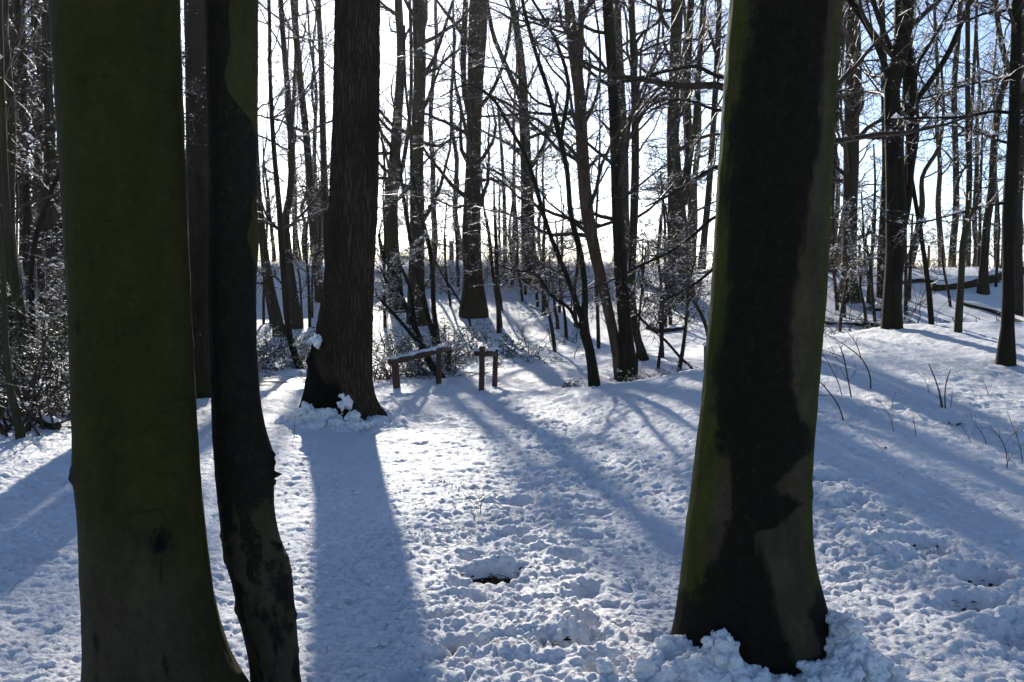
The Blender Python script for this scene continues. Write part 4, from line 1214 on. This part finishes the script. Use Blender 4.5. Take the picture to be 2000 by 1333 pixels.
sm = MB(); snow_ridge(sm, np.array(rp[0:2] + [rp[2] - [.02, 0, 0]]) + [0, 0, .035], .045, .045, rng)
blobs(sm, [at(969, 681, dr2)], np.array([[.05, .045, .03]]), ICO1, rng, .1)
tag(sm.build("snow_cap", M_CLOD, root, fr[0]), kind="stuff")
# small grey post by the broad trunk
p = foot(1379, 722, ground_hit(1379, 729) or 12.3)
root = thing("wooden_post", p, "short grey post capped with snow beside the broad stained trunk", "post")
post_mesh(p, .3, .055, rng).build("post_shaft", M_BARKG, root, p)
sm = MB(); blobs(sm, [p + [0, 0, .31]], np.array([[.05, .05, .028]]), ICO1, rng, .1); tag(sm.build("snow_cap", M_CLOD, root, p), kind="stuff")

# ------------------------------------------------------------------ wire fence along the field
root = thing("wire_fence", (0, 40, float(H0(0, 40))), "thin post and wire fence along the field on top of the bank", "fence")
oz = np.array([0, 40, float(H0(0, 40))])
for i in range(-6, 10):
    x = i * 2.6; y = 40 - .10 * x + .3 * math.sin(i * 2.1); zg = float(H0(x, y))
    post_mesh((x, y, zg), .98, .085, rng).build("post", M_WOOD, root, oz)
for hgt in (.42, .66, .92):
    xs_ = np.linspace(-15.6, 23.4, 60); ys_ = 40 - .10 * xs_
    w = MB(); tubes(w, np.stack([xs_, ys_ - .06, H0(xs_, ys_) + hgt + .015 * np.sin(xs_ * 2.4)], 1), np.full(60, .012), 5)
    w.build("wire", M_WIRE, root, oz)
p = np.array(at(882, 505, 38.5)); p[2] = float(H0(p[0], p[1]))
root = thing("wooden_post", p, "stubby post with a rounded head on the skyline left of the lone bank trunk", "post")
post_mesh(p, .7, .17, rng).build("post_shaft", M_WOOD, root, p)
sm = MB(); blobs(sm, [p + [0, 0, .72]], np.array([[.11, .11, .06]]), ICO1, rng, .1); tag(sm.build("snow_cap", M_CLOD, root, p), kind="stuff")

M_STRAW, *_x = mat("dry_grass_straw", (.22, .14, .07), .7, .2)
rng = np.random.RandomState(88)
n = 2600
gx_ = np.concatenate([rng.uniform(-12, 7, n), rng.uniform(9, 22, n // 2)])
gy_ = np.concatenate([rng.normal(36.0, .8, n), rng.normal(32.3, .7, n // 2)])
kp = noise(gx_ * .9, gy_ * .9) > -.1
gx_, gy_ = gx_[kp], gy_[kp]
nb = len(gx_)
gp, gr = grow(np.stack([gx_, gy_, H0(gx_, gy_) - .03], 1), np.stack([rng.normal(size=nb) * .35, rng.normal(size=nb) * .35, np.ones(nb)], 1), rng.uniform(.12, .55, nb), np.full(nb, .008), 4, rng, .22, -.05, .7)
gm = MB(); tubes(gm, gp, gr, 3)
tag(gm.build("dry_grass", M_STRAW), kind="stuff")

# ------------------------------------------------------------------ fallen wood
def fallen(label, pts, seed, m=M_BARK, snow=True):
    rng = np.random.RandomState(seed)
    P, R = [], []
    for px, py, w, d in pts:
        d = (ground_hit(px, py + w * .35, 14.5) or d) if d > 14 else d
        P.append(at(px, py, d)); R.append(w / 2 / F * d)
    P, R = np.array(P), np.array(R)
    root = thing("fallen_log", P[0], label, "log")
    log_mesh(P, R, rng, 14).build("log_body", m, root, P[0])
    p, r = resample(P, R, 12)
    sm = MB(); snow_ridge(sm, p + np.array([0, 0, 1]) * (r * .8)[:, None], R.mean() * .85, R.mean() * .75, rng)
    tag(sm.build("snow_cap", M_CLOD, root, P[0]), kind="stuff")
    tw = MB()
    p1, r1 = fork(p[None], r[None] * .3, 7, rng, (.6, 1.2), 1.2, .5, .8, .1, 7, .2, .03)
    tubes(tw, p1, r1, 4)
    p2, r2 = fork(p1, r1, 4, rng, (.5, 1), .5, .6, .8, .2, 5, .2, .0)
    tubes(tw, p2, r2, 3); tw.build("branches", M_TWIG, root, P[0])
fallen("long snow-topped fallen log lying across the bank at the edge of the wood", [(1822, 562, 16, 29.2), (1880, 556, 20, 29.5), (1930, 545, 22, 30), (1985, 530, 22, 30.5), (2060, 518, 22, 31)], 3)
fallen("fallen branch lying in the dip beside the broad stained trunk", [(1606, 632, 10, 22), (1640, 630, 11, 22.2), (1690, 634, 10, 22.4), (1728, 646, 7, 22.3)], 4)
fallen("short snowy log pointing out of the shrubby clump", [(28, 800, 22, 11.6), (60, 808, 22, 11.5), (90, 824, 20, 11.3), (112, 833, 17, 11.1)], 6)

fallen("dark broken branch lying on the slope under the sturdy rooted trunk", [(1690, 600, 9, 25), (1712, 606, 10, 25), (1740, 602, 8, 25)], 8)
fallen("fallen branch along the crest behind the curving skyline trunk", [(1760, 552, 8, 30), (1800, 548, 9, 30), (1835, 552, 7, 30)], 9)
fallen("thin fallen trunk slanting down the bank below the snow-topped log", [(1880, 592, 9, 26), (1930, 604, 11, 26), (1985, 625, 12, 25), (2030, 640, 12, 24)], 10)
fallen("mossy fallen branch under the massive twin trunk", [(1265, 640, 9, 24), (1300, 646, 10, 24), (1338, 642, 8, 24)], 11)
# ------------------------------------------------------------------ bushes and brambles
def bush(label, name, C, rx, ry, h, nst, nlf, lsize, seed, leafm=M_LEAFG, snow=1.0, wander=.22, droop=-.06, cat="bush", brown=0, r0=.008):
    rng = np.random.RandomState(seed)
    x = C[0] + rng.normal(size=nst) * rx * .5; y = C[1] + rng.normal(size=nst) * ry * .5
    z = H0(x, y)
    base = np.array([C[0], C[1], float(H0(C[0], C[1]))])
    root = thing(name, base, label, cat)
    az = rng.uniform(0, 6.28, nst); el = rng.uniform(.5, 1.4, nst)
    D = np.stack([np.cos(az) * np.cos(el), np.sin(az) * np.cos(el), np.sin(el)], 1)
    st, sn = MB(), MB()
    p1, r1 = grow(np.stack([x, y, z - .05], 1), D, h * rng.uniform(.8, 1.6, nst), np.full(nst, r0) * rng.uniform(.7, 1.5, nst), 9, rng, wander, droop, .6)
    p1[..., 2] = np.maximum(p1[..., 2], H0(p1[..., 0], p1[..., 1]) - .06)
    tubes(st, p1, r1, 4)
    p2, r2 = fork(p1, r1, 5, rng, (.5, 1.1), h * .5, .6, .7, .15, 5, .25, droop * .5, .003)
    tubes(st, p2, r2, 3)
    p3, r3 = fork(p2, r2, 2, rng, (.5, 1.1), h * .25, .7, .7, .15, 3, .25, droop * .5, .0025)
    tubes(st, p3, r3, 3)
    st.build("stems", M_TWIG, root, base)
    if nlf:
        lv = MB()
        pos, *_ = sample(np.concatenate([p3[:, ::1]]), r3, max(1, nlf // max(1, len(p3)) + 1), rng, .2)
        pos = pos[rng.permutation(len(pos))[:nlf]]
        leaves(lv, pos, lsize, rng, .5, .1)
        lv.build("leaves", leafm, root, base)
    if brown:
        lv = MB(); pos, *_ = sample(p3, r3, 1, rng, .2); leaves(lv, pos[rng.permutation(len(pos))[:brown]], lsize, rng, .2, .4)
        lv.build("withered_leaves", M_LEAFB, root, base)
    for P_, R_, n, a, b in ((p1, r1, 4, .013, .038), (p2, r2, 1.5, .008, .02), (p3, r3, .8, .006, .012)):
        pos, tan, r, t, i = sample(P_, R_, max(1, int(round(n * snow))), rng, .1)
        k = np.abs(tan[:, 2]) < .8
        pos, r = pos[k], r[k]
        s = rng.uniform(a, b, len(pos))
        blobs(sn, pos + np.array([0, 0, 1]) * (r + s * .2)[:, None], np.stack([s * 1.5, s, s * .65], 1), OCT, rng, .2)
    tag(sn.build("snow_dusting", M_TWIGSNOW, root, base), kind="stuff")
    return root
def spot(px, py, d=None):
    d = d or ground_hit(px, py); q = at(px, py, d); return (q[0], d)
bush("snow-laden bramble tangle right behind the sloping rail", "bramble_bush", spot(815, 752, 17.9), .7, .5, .75, 60, 700, .05, 1, snow=1.0, brown=60)
bush("bramble tangle packed against the ridged trunk", "bramble_bush", spot(752, 748, 17.2), .5, .5, .85, 44, 500, .05, 2, snow=.9, brown=40)
bush("low bramble mat on the bank above the sloping rail", "bramble_bush", spot(775, 690), .8, .9, .7, 40, 350, .05, 3, snow=1.1)
bush("evergreen bush on the path bank behind the two upright posts", "evergreen_bush", spot(960, 700), 1.0, .7, .5, 36, 420, .06, 4, snow=1.5)
bush("small leafy bush at the foot of the lone bank trunk", "evergreen_bush", spot(905, 668), 1.1, .8, .5, 26, 420, .065, 5, snow=1.0)
bush("leafy bramble beside the far rail post along the path", "bramble_bush", spot(888, 712), .4, .5, .5, 24, 260, .05, 6, snow=1.1, brown=30)
bush("low leafy sprig patch below the wavy sapling", "bramble_bush", spot(1050, 712), .9, .5, .35, 20, 160, .055, 7, snow=.7)
bush("leafy bramble runner on the slope near the short sapling", "bramble_bush", spot(1052, 672), .8, .5, .5, 16, 160, .055, 8, snow=.6)
bush("small green-leaved clump in the ditch before the low forked tree", "bramble_bush", spot(1125, 764, 15.4), .3, .25, .2, 14, 80, .06, 9, snow=.5)
bush("leafy evergreen bush on the far side of the pond", "evergreen_bush", spot(545, 722, 19.6), 1.1, .5, .7, 50, 900, .06, 10, snow=1.0)
bush("bramble on the snowy bank above the pond", "bramble_bush", spot(560, 690, 21.5), 1.1, .8, .6, 36, 300, .05, 11, snow=1.2)
bush("evergreen bush at the pond edge behind the half hidden trunk", "evergreen_bush", spot(415, 735, 19), .9, .5, .8, 36, 500, .06, 12, snow=1.4, brown=60)
bush("tall holly-like bush filling the dark thicket", "evergreen_bush", spot(90, 790, 13.5), .9, .8, 1.25, 60, 2000, .065, 13, snow=.45, droop=-.03)
bush("holly-like bush at the outer end of the thicket", "evergreen_bush", spot(0, 790, 13.2), .8, .8, 1.2, 50, 1500, .065, 14, snow=.45, droop=-.03)
bush("low evergreen bush in front of the tall holly-like bush", "evergreen_bush", spot(105, 812, 12.2), .5, .4, .5, 30, 700, .06, 15, snow=.7)
bush("snow-dusted thicket shrub behind the holly-like bush", "bramble_bush", spot(70, 700, 19), 1.8, 1.2, 1.5, 60, 900, .07, 16, snow=.8, droop=-.02)
bush("bare shrub on the dim slope beyond the thicket", "bramble_bush", spot(30, 640, 23), 2.2, 1.2, 1.8, 60, 200, .06, 17, snow=.9, droop=0)
bush("shrubby clump of thin stems at the thicket edge", "hazel_bush", spot(30, 850, 11.0), .35, .3, 1.2, 22, 60, .05, 18, snow=.9, droop=0, wander=.1, r0=.014)
bush("scrubby undergrowth in the dip below the massive twin trunk", "bramble_bush", spot(1300, 640), 1.8, 1.2, 1.1, 40, 60, .05, 19, snow=1.0, droop=0, brown=40)
bush("twiggy scrub along the crest behind the low forked tree", "bramble_bush", spot(1090, 560), 2.4, .9, 1.3, 60, 0, .05, 20, snow=1.2, droop=0, brown=160)
bush("twiggy scrub along the crest beside the lone bank trunk", "bramble_bush", spot(960, 550), 2.2, .9, 1.3, 60, 0, .05, 21, snow=1.2, droop=0, brown=60)
bush("twiggy scrub along the crest above the sloping rail", "bramble_bush", spot(830, 560), 1.8, .9, 1.2, 44, 0, .05, 22, snow=1.2, droop=0, brown=50)
bush("brown-leaved scrub on the skyline above the mound", "bramble_bush", spot(1800, 528, 34), 1.6, .5, .7, 30, 0, .07, 23, snow=.5, droop=0, brown=90)
bush("scrub of thin whips on the slope above the mound", "bramble_bush", spot(1700, 600, 25), 1.6, 1.0, 1.2, 30, 0, .05, 24, snow=.9, droop=0, brown=30)
bush("scrubby twigs around the fallen branch by the broad stained trunk", "bramble_bush", spot(1630, 650, 21), .9, .5, .8, 26, 40, .05, 25, snow=.9, droop=0)
bush("dark rooty scrub in the hollow below the fallen log", "bramble_bush", spot(1905, 618, 24), 1.3, .5, .35, 40, 120, .06, 26, snow=.6, brown=120, r0=.02)
bush("thin reedy stems along the mound edge by the straight black trunk", "bramble_bush", spot(1275, 728, 14.6), .9, .3, .22, 26, 30, .035, 27, snow=.6, droop=0, brown=26, r0=.004)

# ------------------------------------------------------------------ whips and seedlings standing in the snow
def seedling(label, stems, seed, den=1.0, brown=0, rmin=.0014):
    rng = np.random.RandomState(seed)
    d = ground_hit(stems[0][0][0], stems[0][0][1], 4.0)
    b = at(stems[0][0][0], stems[0][0][1], d)
    root = thing("seedling", b, label, "seedling")
    ps, rs = [], []
    for st in stems:
        mb = MB()
        P, R = to3d(st, d, rng.uniform(-.15, .15))
        if st[0][1] > stems[0][0][1] - 25: P[0, 2] -= .05
        p, r = resample(P, np.maximum(R * .5, .0014), 12)
        tubes(mb, p, r, 6); ps.append(p); rs.append(r)
        mb.build("stem", M_TWIGW, root, b)
    if den:
        p2, r2 = fork(np.array(ps), np.array(rs), int(4 * den), rng, (.5, .9), .16 * d / 7, .6, .5, .35, 6, .12, .02, rmin)
        p3, r3 = fork(p2, r2, 2, rng, (.5, .9), .07 * d / 7, .8, .5, .3, 4, .12, .0, rmin * .8)
        tw = MB(); tubes(tw, p2, r2, 4); tubes(tw, p3, r3, 3); tw.build("twigs", M_TWIGW, root, b)
        if brown:
            lv = MB(); pos, *_ = sample(p3, r3, 1, rng, .5); leaves(lv, pos[:brown], .035, rng, .1, .8); lv.build("leaves", M_LEAFB, root, b)
seedling("small bare seedling poking out of the trodden snow in the clearing", [[(938, 1030, 3.2), (938, 1000, 2.6), (943, 975, 2.2), (970, 960, 1.6), (1000, 955, 1.2)], [(938, 1008, 2.4), (925, 985, 2), (905, 965, 1.3)], [(939, 1000, 2), (936, 975, 1.6), (925, 953, 1)], [(945, 1012, 2), (955, 1022, 1.8), (963, 1031, 1.4)]], 1)
seedling("arching bare whip rooted just past the broad stained trunk", [[(1652, 826, 6), (1636, 790, 5.5), (1618, 765, 5), (1600, 745, 4), (1585, 735, 3)], [(1622, 772, 3), (1604, 773, 2.4), (1588, 770, 1.6)]], 2, .5)
seedling("forked whip with a few withered leaves near the broad stained trunk", [[(1666, 784, 6), (1655, 735, 5.5), (1647, 695, 5), (1641, 678, 3.5)], [(1647, 698, 3.5), (1625, 690, 3), (1600, 682, 2)], [(1658, 745, 2.5), (1668, 730, 2), (1675, 720, 1.4)]], 3, 1.2, 5)
seedling("tallest bent whip on the mound beside the forked whip", [[(1701, 764, 6.5), (1698, 730, 6), (1682, 700, 5.5), (1655, 678, 4), (1630, 662, 3), (1605, 648, 2)], [(1682, 700, 4.5), (1672, 672, 3.5), (1656, 650, 2.5), (1640, 635, 1.6)]], 4, .8)
seedling("thin curved whip between the broad stained trunk and the forked whip", [[(1648, 778, 4), (1638, 750, 3.6), (1628, 728, 3), (1612, 700, 2.4), (1602, 690, 1.6)]], 5, 1.0, 4)
seedling("pair of stiff upright whips in the middle of the mound", [[(1843, 808, 7), (1838, 780, 6.5), (1828, 745, 5.5), (1814, 711, 4)], [(1848, 808, 6), (1846, 765, 5), (1850, 740, 4.5), (1857, 722, 3.5)], [(1841, 800, 3), (1834, 772, 2.4)], [(1857, 786, 3), (1860, 764, 2.4)]], 6, 0)
seedling("branched seedling above the green leaf at the side of the slope", [[(1970, 924, 4), (1961, 870, 3.6), (1948, 848, 3), (1930, 835, 2)], [(1961, 870, 2.4), (1975, 852, 2), (1994, 838, 1.4)], [(1964, 900, 2.2), (1978, 885, 1.8)]], 7, 1.2)
seedling("slanting seedling above the dark twig on the slope", [[(1931, 875, 3), (1920, 850, 2.6), (1905, 830, 2), (1895, 812, 1.4)]], 8, 1.0)
seedling("slanting seedling next to the green leaf on the slope", [[(1902, 868, 2.8), (1890, 850, 2.4), (1878, 832, 1.6)]], 9, 1.0)
seedling("single curved stem in the snow below the stiff upright whips", [[(1748, 848, 3), (1738, 815, 2.6), (1722, 790, 2), (1708, 780, 1.2)]], 10, .3)
seedling("thin upright sprig nearest the single curved stem", [[(1791, 858, 3), (1786, 830, 2.4), (1782, 808, 1.4)]], 11, .8)
seedling("fine branched sprig below the tallest bent whip", [[(1744, 808, 2.6), (1743, 785, 2.2), (1750, 765, 1.4)]], 12, 1.4)
seedling("fine sprig just behind the stiff upright whips", [[(1815, 776, 2.4), (1810, 750, 2), (1800, 735, 1.2)]], 13, 1.4)
seedling("faint sprig on the sunny part of the mound", [[(1929, 776, 2.4), (1927, 758, 2), (1922, 748, 1.2)]], 14, 1.2)
seedling("tangled seedling at the outer edge of the slope", [[(1998, 910, 3.4), (1994, 880, 3), (1985, 850, 2.4), (1965, 800, 1.6)], [(1994, 880, 2), (2005, 850, 1.6), (2020, 830, 1)]], 15, 1.6)
seedling("lone thin stem beside the shadow of the ridged trunk", [[(575, 858, 3), (575, 830, 2.4), (577, 812, 1.6)]], 16, 0)
seedling("curved bare stem in the shaded snow by the thick green trunk", [[(17, 1172, 3.2), (20, 1155, 2.6), (30, 1142, 2), (46, 1133, 1.4)]], 17, 0)
seedling("lone short stem in the long blue shadow", [[(690, 1055, 2.6), (689, 1046, 2)]], 18, 0)
seedling("short stem poking from the snow near the crooked black trunk", [[(638, 1275, 3), (639, 1262, 2.4)]], 19, 0)
# a fallen twig and stray leaves on the snow
tw = MB(); pth = [at(x, y, ground_hit(x, 934) - .0) for x, y in ((1936, 929), (1952, 927), (1958, 933), (1962, 936))]
tubes(tw, *resample(pth, [.007, .008, .007, .005], 10), 6)
tag(tw.build("fallen_twig", M_TWIG), "short dark twig lying on the snow under the branched seedling", "twig")
def leafspot(px, py, n, size, m, label, seed, name="fallen_leaf", spread=.03, lift=.02):
    rng = np.random.RandomState(seed); x, y = gxy(px, py)
    C = np.stack([x + rng.normal(size=n) * spread * 1.6, y + rng.normal(size=n) * spread, np.zeros(n)], 1)
    C[:, 2] = H0(C[:, 0], C[:, 1]) + micro(C[:, 0], C[:, 1]) + lift * rng.uniform(.2, 1, n)
    mb = MB(); leaves(mb, C, size, rng, .75)
    return tag(mb.build(name, m), label, "leaf" if n < 4 else "leaf litter")
leafspot(1865, 841, 3, .10, M_LEAFG, "small green leaf lying on the snowy slope", 1)
leafspot(1722, 873, 2, .055, M_LEAFB, "brown curled leaf on the snow below the single curved stem", 2)
leafspot(908, 1278, 3, .07, M_LEAFB, "brown leaf half buried in the lowest trodden snow", 3)
leafspot(1032, 1080, 3, .045, M_SOIL, "dark leaf scrap on the snow between the seedling and the bare patch", 4)
leafspot(545, 1080, 2, .05, M_LEAFB, "withered leaf on the snow against the crooked black trunk", 5)
rng = np.random.RandomState(41)
sb = MB()
th = np.linspace(0, 2 * math.pi, 41)[:-1]
edge = 1 + .35 * noise(np.cos(th) * 2 + 5, np.sin(th) * 2) + .12 * rng.normal(size=40)
sv_ = [(BARE[0], BARE[1])] + [(BARE[0] + .15 * k * e * math.cos(t), BARE[1] + .115 * k * e * math.sin(t)) for k in (.25, .5, .75, 1) for t, e in zip(th, edge)]
sv_ = np.array(sv_)
sz_ = H0(sv_[:, 0], sv_[:, 1]) - .024 + .006 * rng.uniform(size=len(sv_))
sq = [(1 + k * 40 + i, 1 + (k + 1) * 40 + i, 1 + (k + 1) * 40 + (i + 1) % 40, 1 + k * 40 + (i + 1) % 40) for k in range(3) for i in range(40)]
sb.add(np.column_stack([sv_, sz_]), [t[::-1] for t in sq], [(0, 1 + i, 1 + (i + 1) % 40) for i in range(40)])
tag(sb.build("bare_soil", M_SOIL), "patch of bare dark soil where the snow is kicked away", "soil", kind="stuff")
o = leafspot(965, 1130, 40, .05, M_SOIL, "dark leaf litter lying in the bare patch in the snow", 6, "leaf_litter", .055, .03); o["kind"] = "stuff"
o = leafspot(960, 1130, 14, .045, M_LEAFB, "brown leaves lying in the bare patch in the snow", 7, "leaf_litter", .05, .035); o["kind"] = "stuff"
o = leafspot(1010, 995, 14, .045, M_SOIL, "dark litter in the small hole behind the bare seedling", 8, "leaf_litter", .035, .02); o["kind"] = "stuff"
for i, (a, b, w) in enumerate([(1925, 1142, .05), (1985, 1258, .07), (1900, 1200, .04), (1790, 1078, .05), (1108, 1278, .04), (1610, 945, .04), (1738, 1028, .04)]):
    o = leafspot(a, b, 14, .04, M_SOIL, "dark litter in one of the holes trodden through the snow", 20 + i, "leaf_litter", w, .012); o["kind"] = "stuff"; o["group"] = "litter in trodden holes"

rng = np.random.RandomState(64)
nb = 150
dx_, dy_ = rng.uniform(-4.5, 6, nb), rng.uniform(4.2, 13, nb)
az = rng.uniform(0, 6.28, nb); ln = rng.choice([.015, .03, .08], nb, p=[.55, .33, .12])
dz_ = H0(dx_, dy_) + micro(dx_, dy_) + .006
mb = MB()
bp, br = grow(np.stack([dx_, dy_, dz_], 1), np.stack([np.cos(az), np.sin(az), rng.normal(size=nb) * .15], 1), ln, np.full(nb, .0024), 4, rng, .25, 0, .5)
tubes(mb, bp, br, 4)
tag(mb.build("twig_litter", M_TWIG), kind="stuff")
# ------------------------------------------------------------------ clods of snow: heaped on the roots, kicked up on the path
def heap(label, spots, seed, vox=.008):
    """spots: (px, py, d, spread x, spread z, n, size)"""
    rng = np.random.RandomState(seed)
    mb = MB()
    for px, py, d, sx, sz, n, size in spots:
        c = at(px, py, d)
        C = c - [0, 0, .012] + rng.normal(size=(n, 3)) * [sx, .045, sz * .8]
        s = size * rng.uniform(.55, 1.35, n)
        blobs(mb, C, np.stack([s * 1.15, s, s * .85], 1), ICO0, rng, .16)
    o = tag(mb.build("snow_heap", M_CLOD), label, "snow heap", kind="stuff")
    md = o.modifiers.new("fuse", 'REMESH'); md.mode = 'VOXEL'; md.voxel_size = vox; md.use_smooth_shade = True
    so = o.modifiers.new("settle", 'SMOOTH'); so.factor = .5; so.iterations = 26
    for k, (sc_, st_) in enumerate(((5.0, 6.0), (2.4, 5.0))):
        tx = bpy.data.textures.new("snow_lumps", 'CLOUDS'); tx.noise_scale = vox * sc_; tx.noise_depth = 3
        dm = o.modifiers.new("lumps", 'DISPLACE'); dm.texture = tx; dm.strength = vox * st_; dm.mid_level = .45; dm.texture_coords = 'LOCAL'
heap("lumpy snow heaped around the foot of the broad stained trunk",
     [(1345, 1268, 4.12, .05, .025, 60, .028), (1300, 1290, 4.1, .07, .03, 60, .03), (1410, 1275, 3.98, .03, .04, 80, .026), (1415, 1250, 3.96, .012, .02, 30, .018), (1385, 1300, 3.98, .07, .03, 90, .03),
      (1440, 1318, 3.92, .06, .015, 60, .028), (1640, 1235, 4.1, .02, .04, 80, .030), (1655, 1275, 4.05, .04, .035, 90, .032), (1685, 1300, 4.05, .06, .03, 90, .032), (1625, 1310, 3.93, .05, .02, 60, .03), (1330, 1320, 4.0, .1, .03, 60, .035), (1270, 1315, 4.1, .06, .02, 40, .03)], 1)
heap("snow clinging in lumps to the roots of the ridged trunk",
     [(622, 812, 11.45, .10, .04, 50, .044), (595, 803, 11.5, .05, .05, 40, .04), (575, 818, 11.6, .07, .04, 44, .042), (676, 784, 11.38, .025, .04, 26, .028), (688, 812, 11.3, .04, .03, 30, .034), (700, 830, 11.25, .08, .02, 40, .036), (640, 806, 11.35, .06, .03, 34, .036),
      (745, 838, 11.45, .10, .02, 60, .045), (780, 840, 11.5, .06, .015, 30, .035), (650, 834, 11.3, .14, .025, 60, .042), (617, 664, 11.55, .015, .035, 26, .03), (655, 822, 11.28, .08, .02, 40, .034)], 2, .011)
rng = np.random.RandomState(12)
mb = MB()
n = 2600
cx_ = rng.normal(size=n); yy = rng.uniform(4.1, 8.5, n) ** 1.0
which = rng.uniform(size=n)
xx = np.where(which < .55, -.25 + (yy - 5) * .05 + cx_ * .45, rng.uniform(-2.6, 3.2, n))
dens = noise(xx * 1.7 + 3, yy * 1.7) > -.05
xx, yy = xx[dens], yy[dens]
s = rng.choice([.006, .010, .017], len(xx), p=[.6, .3, .1]) * rng.uniform(.7, 1.3, len(xx))
zz_ = H0(xx, yy) + micro(xx, yy) + s * .3
blobs(mb, np.stack([xx, yy, zz_], 1), np.stack([s * 1.2, s, s * .8], 1), ICO0, rng, .2)
tag(mb.build("snow_crumbs", M_CLOD), kind="stuff")
print("TREES", COUNT, "TRIS", sum(sum(len(p.vertices) - 2 for p in o.data.polygons) for o in bpy.data.objects if o.type == 'MESH' and False))
_seen = {}
for o in bpy.data.objects:
    if o.type == 'MESH': _seen[o.data.name] = len(o.data.loops) - 2 * len(o.data.polygons)
print("TRIS", sum(_seen.values()))

hz = bpy.data.materials.new("haze_air"); hz.use_nodes = True
hn, hl = hz.node_tree.nodes, hz.node_tree.links
hn.clear()
ho = hn.new("ShaderNodeOutputMaterial"); pv_ = hn.new("ShaderNodeVolumePrincipled")
pv_.inputs["Color"].default_value = (.95, .96, 1, 1); pv_.inputs["Density"].default_value = .00013; pv_.inputs["Anisotropy"].default_value = .75
hl.new(pv_.outputs[0], ho.inputs["Volume"])
mb = MB()
xs_, zs_ = 440.0, (-2.0, 26.0)
mb.add([(x, y, z) for z in zs_ for x, y in ((-xs_, -xs_), (xs_, -xs_), (xs_, xs_), (-xs_, xs_))], [(0, 3, 2, 1), (4, 5, 6, 7), (0, 1, 5, 4), (1, 2, 6, 5), (2, 3, 7, 6), (3, 0, 4, 7)])
tag(mb.build("haze", hz, flat=True), kind="stuff")
SC.cycles.volume_bounces = 0
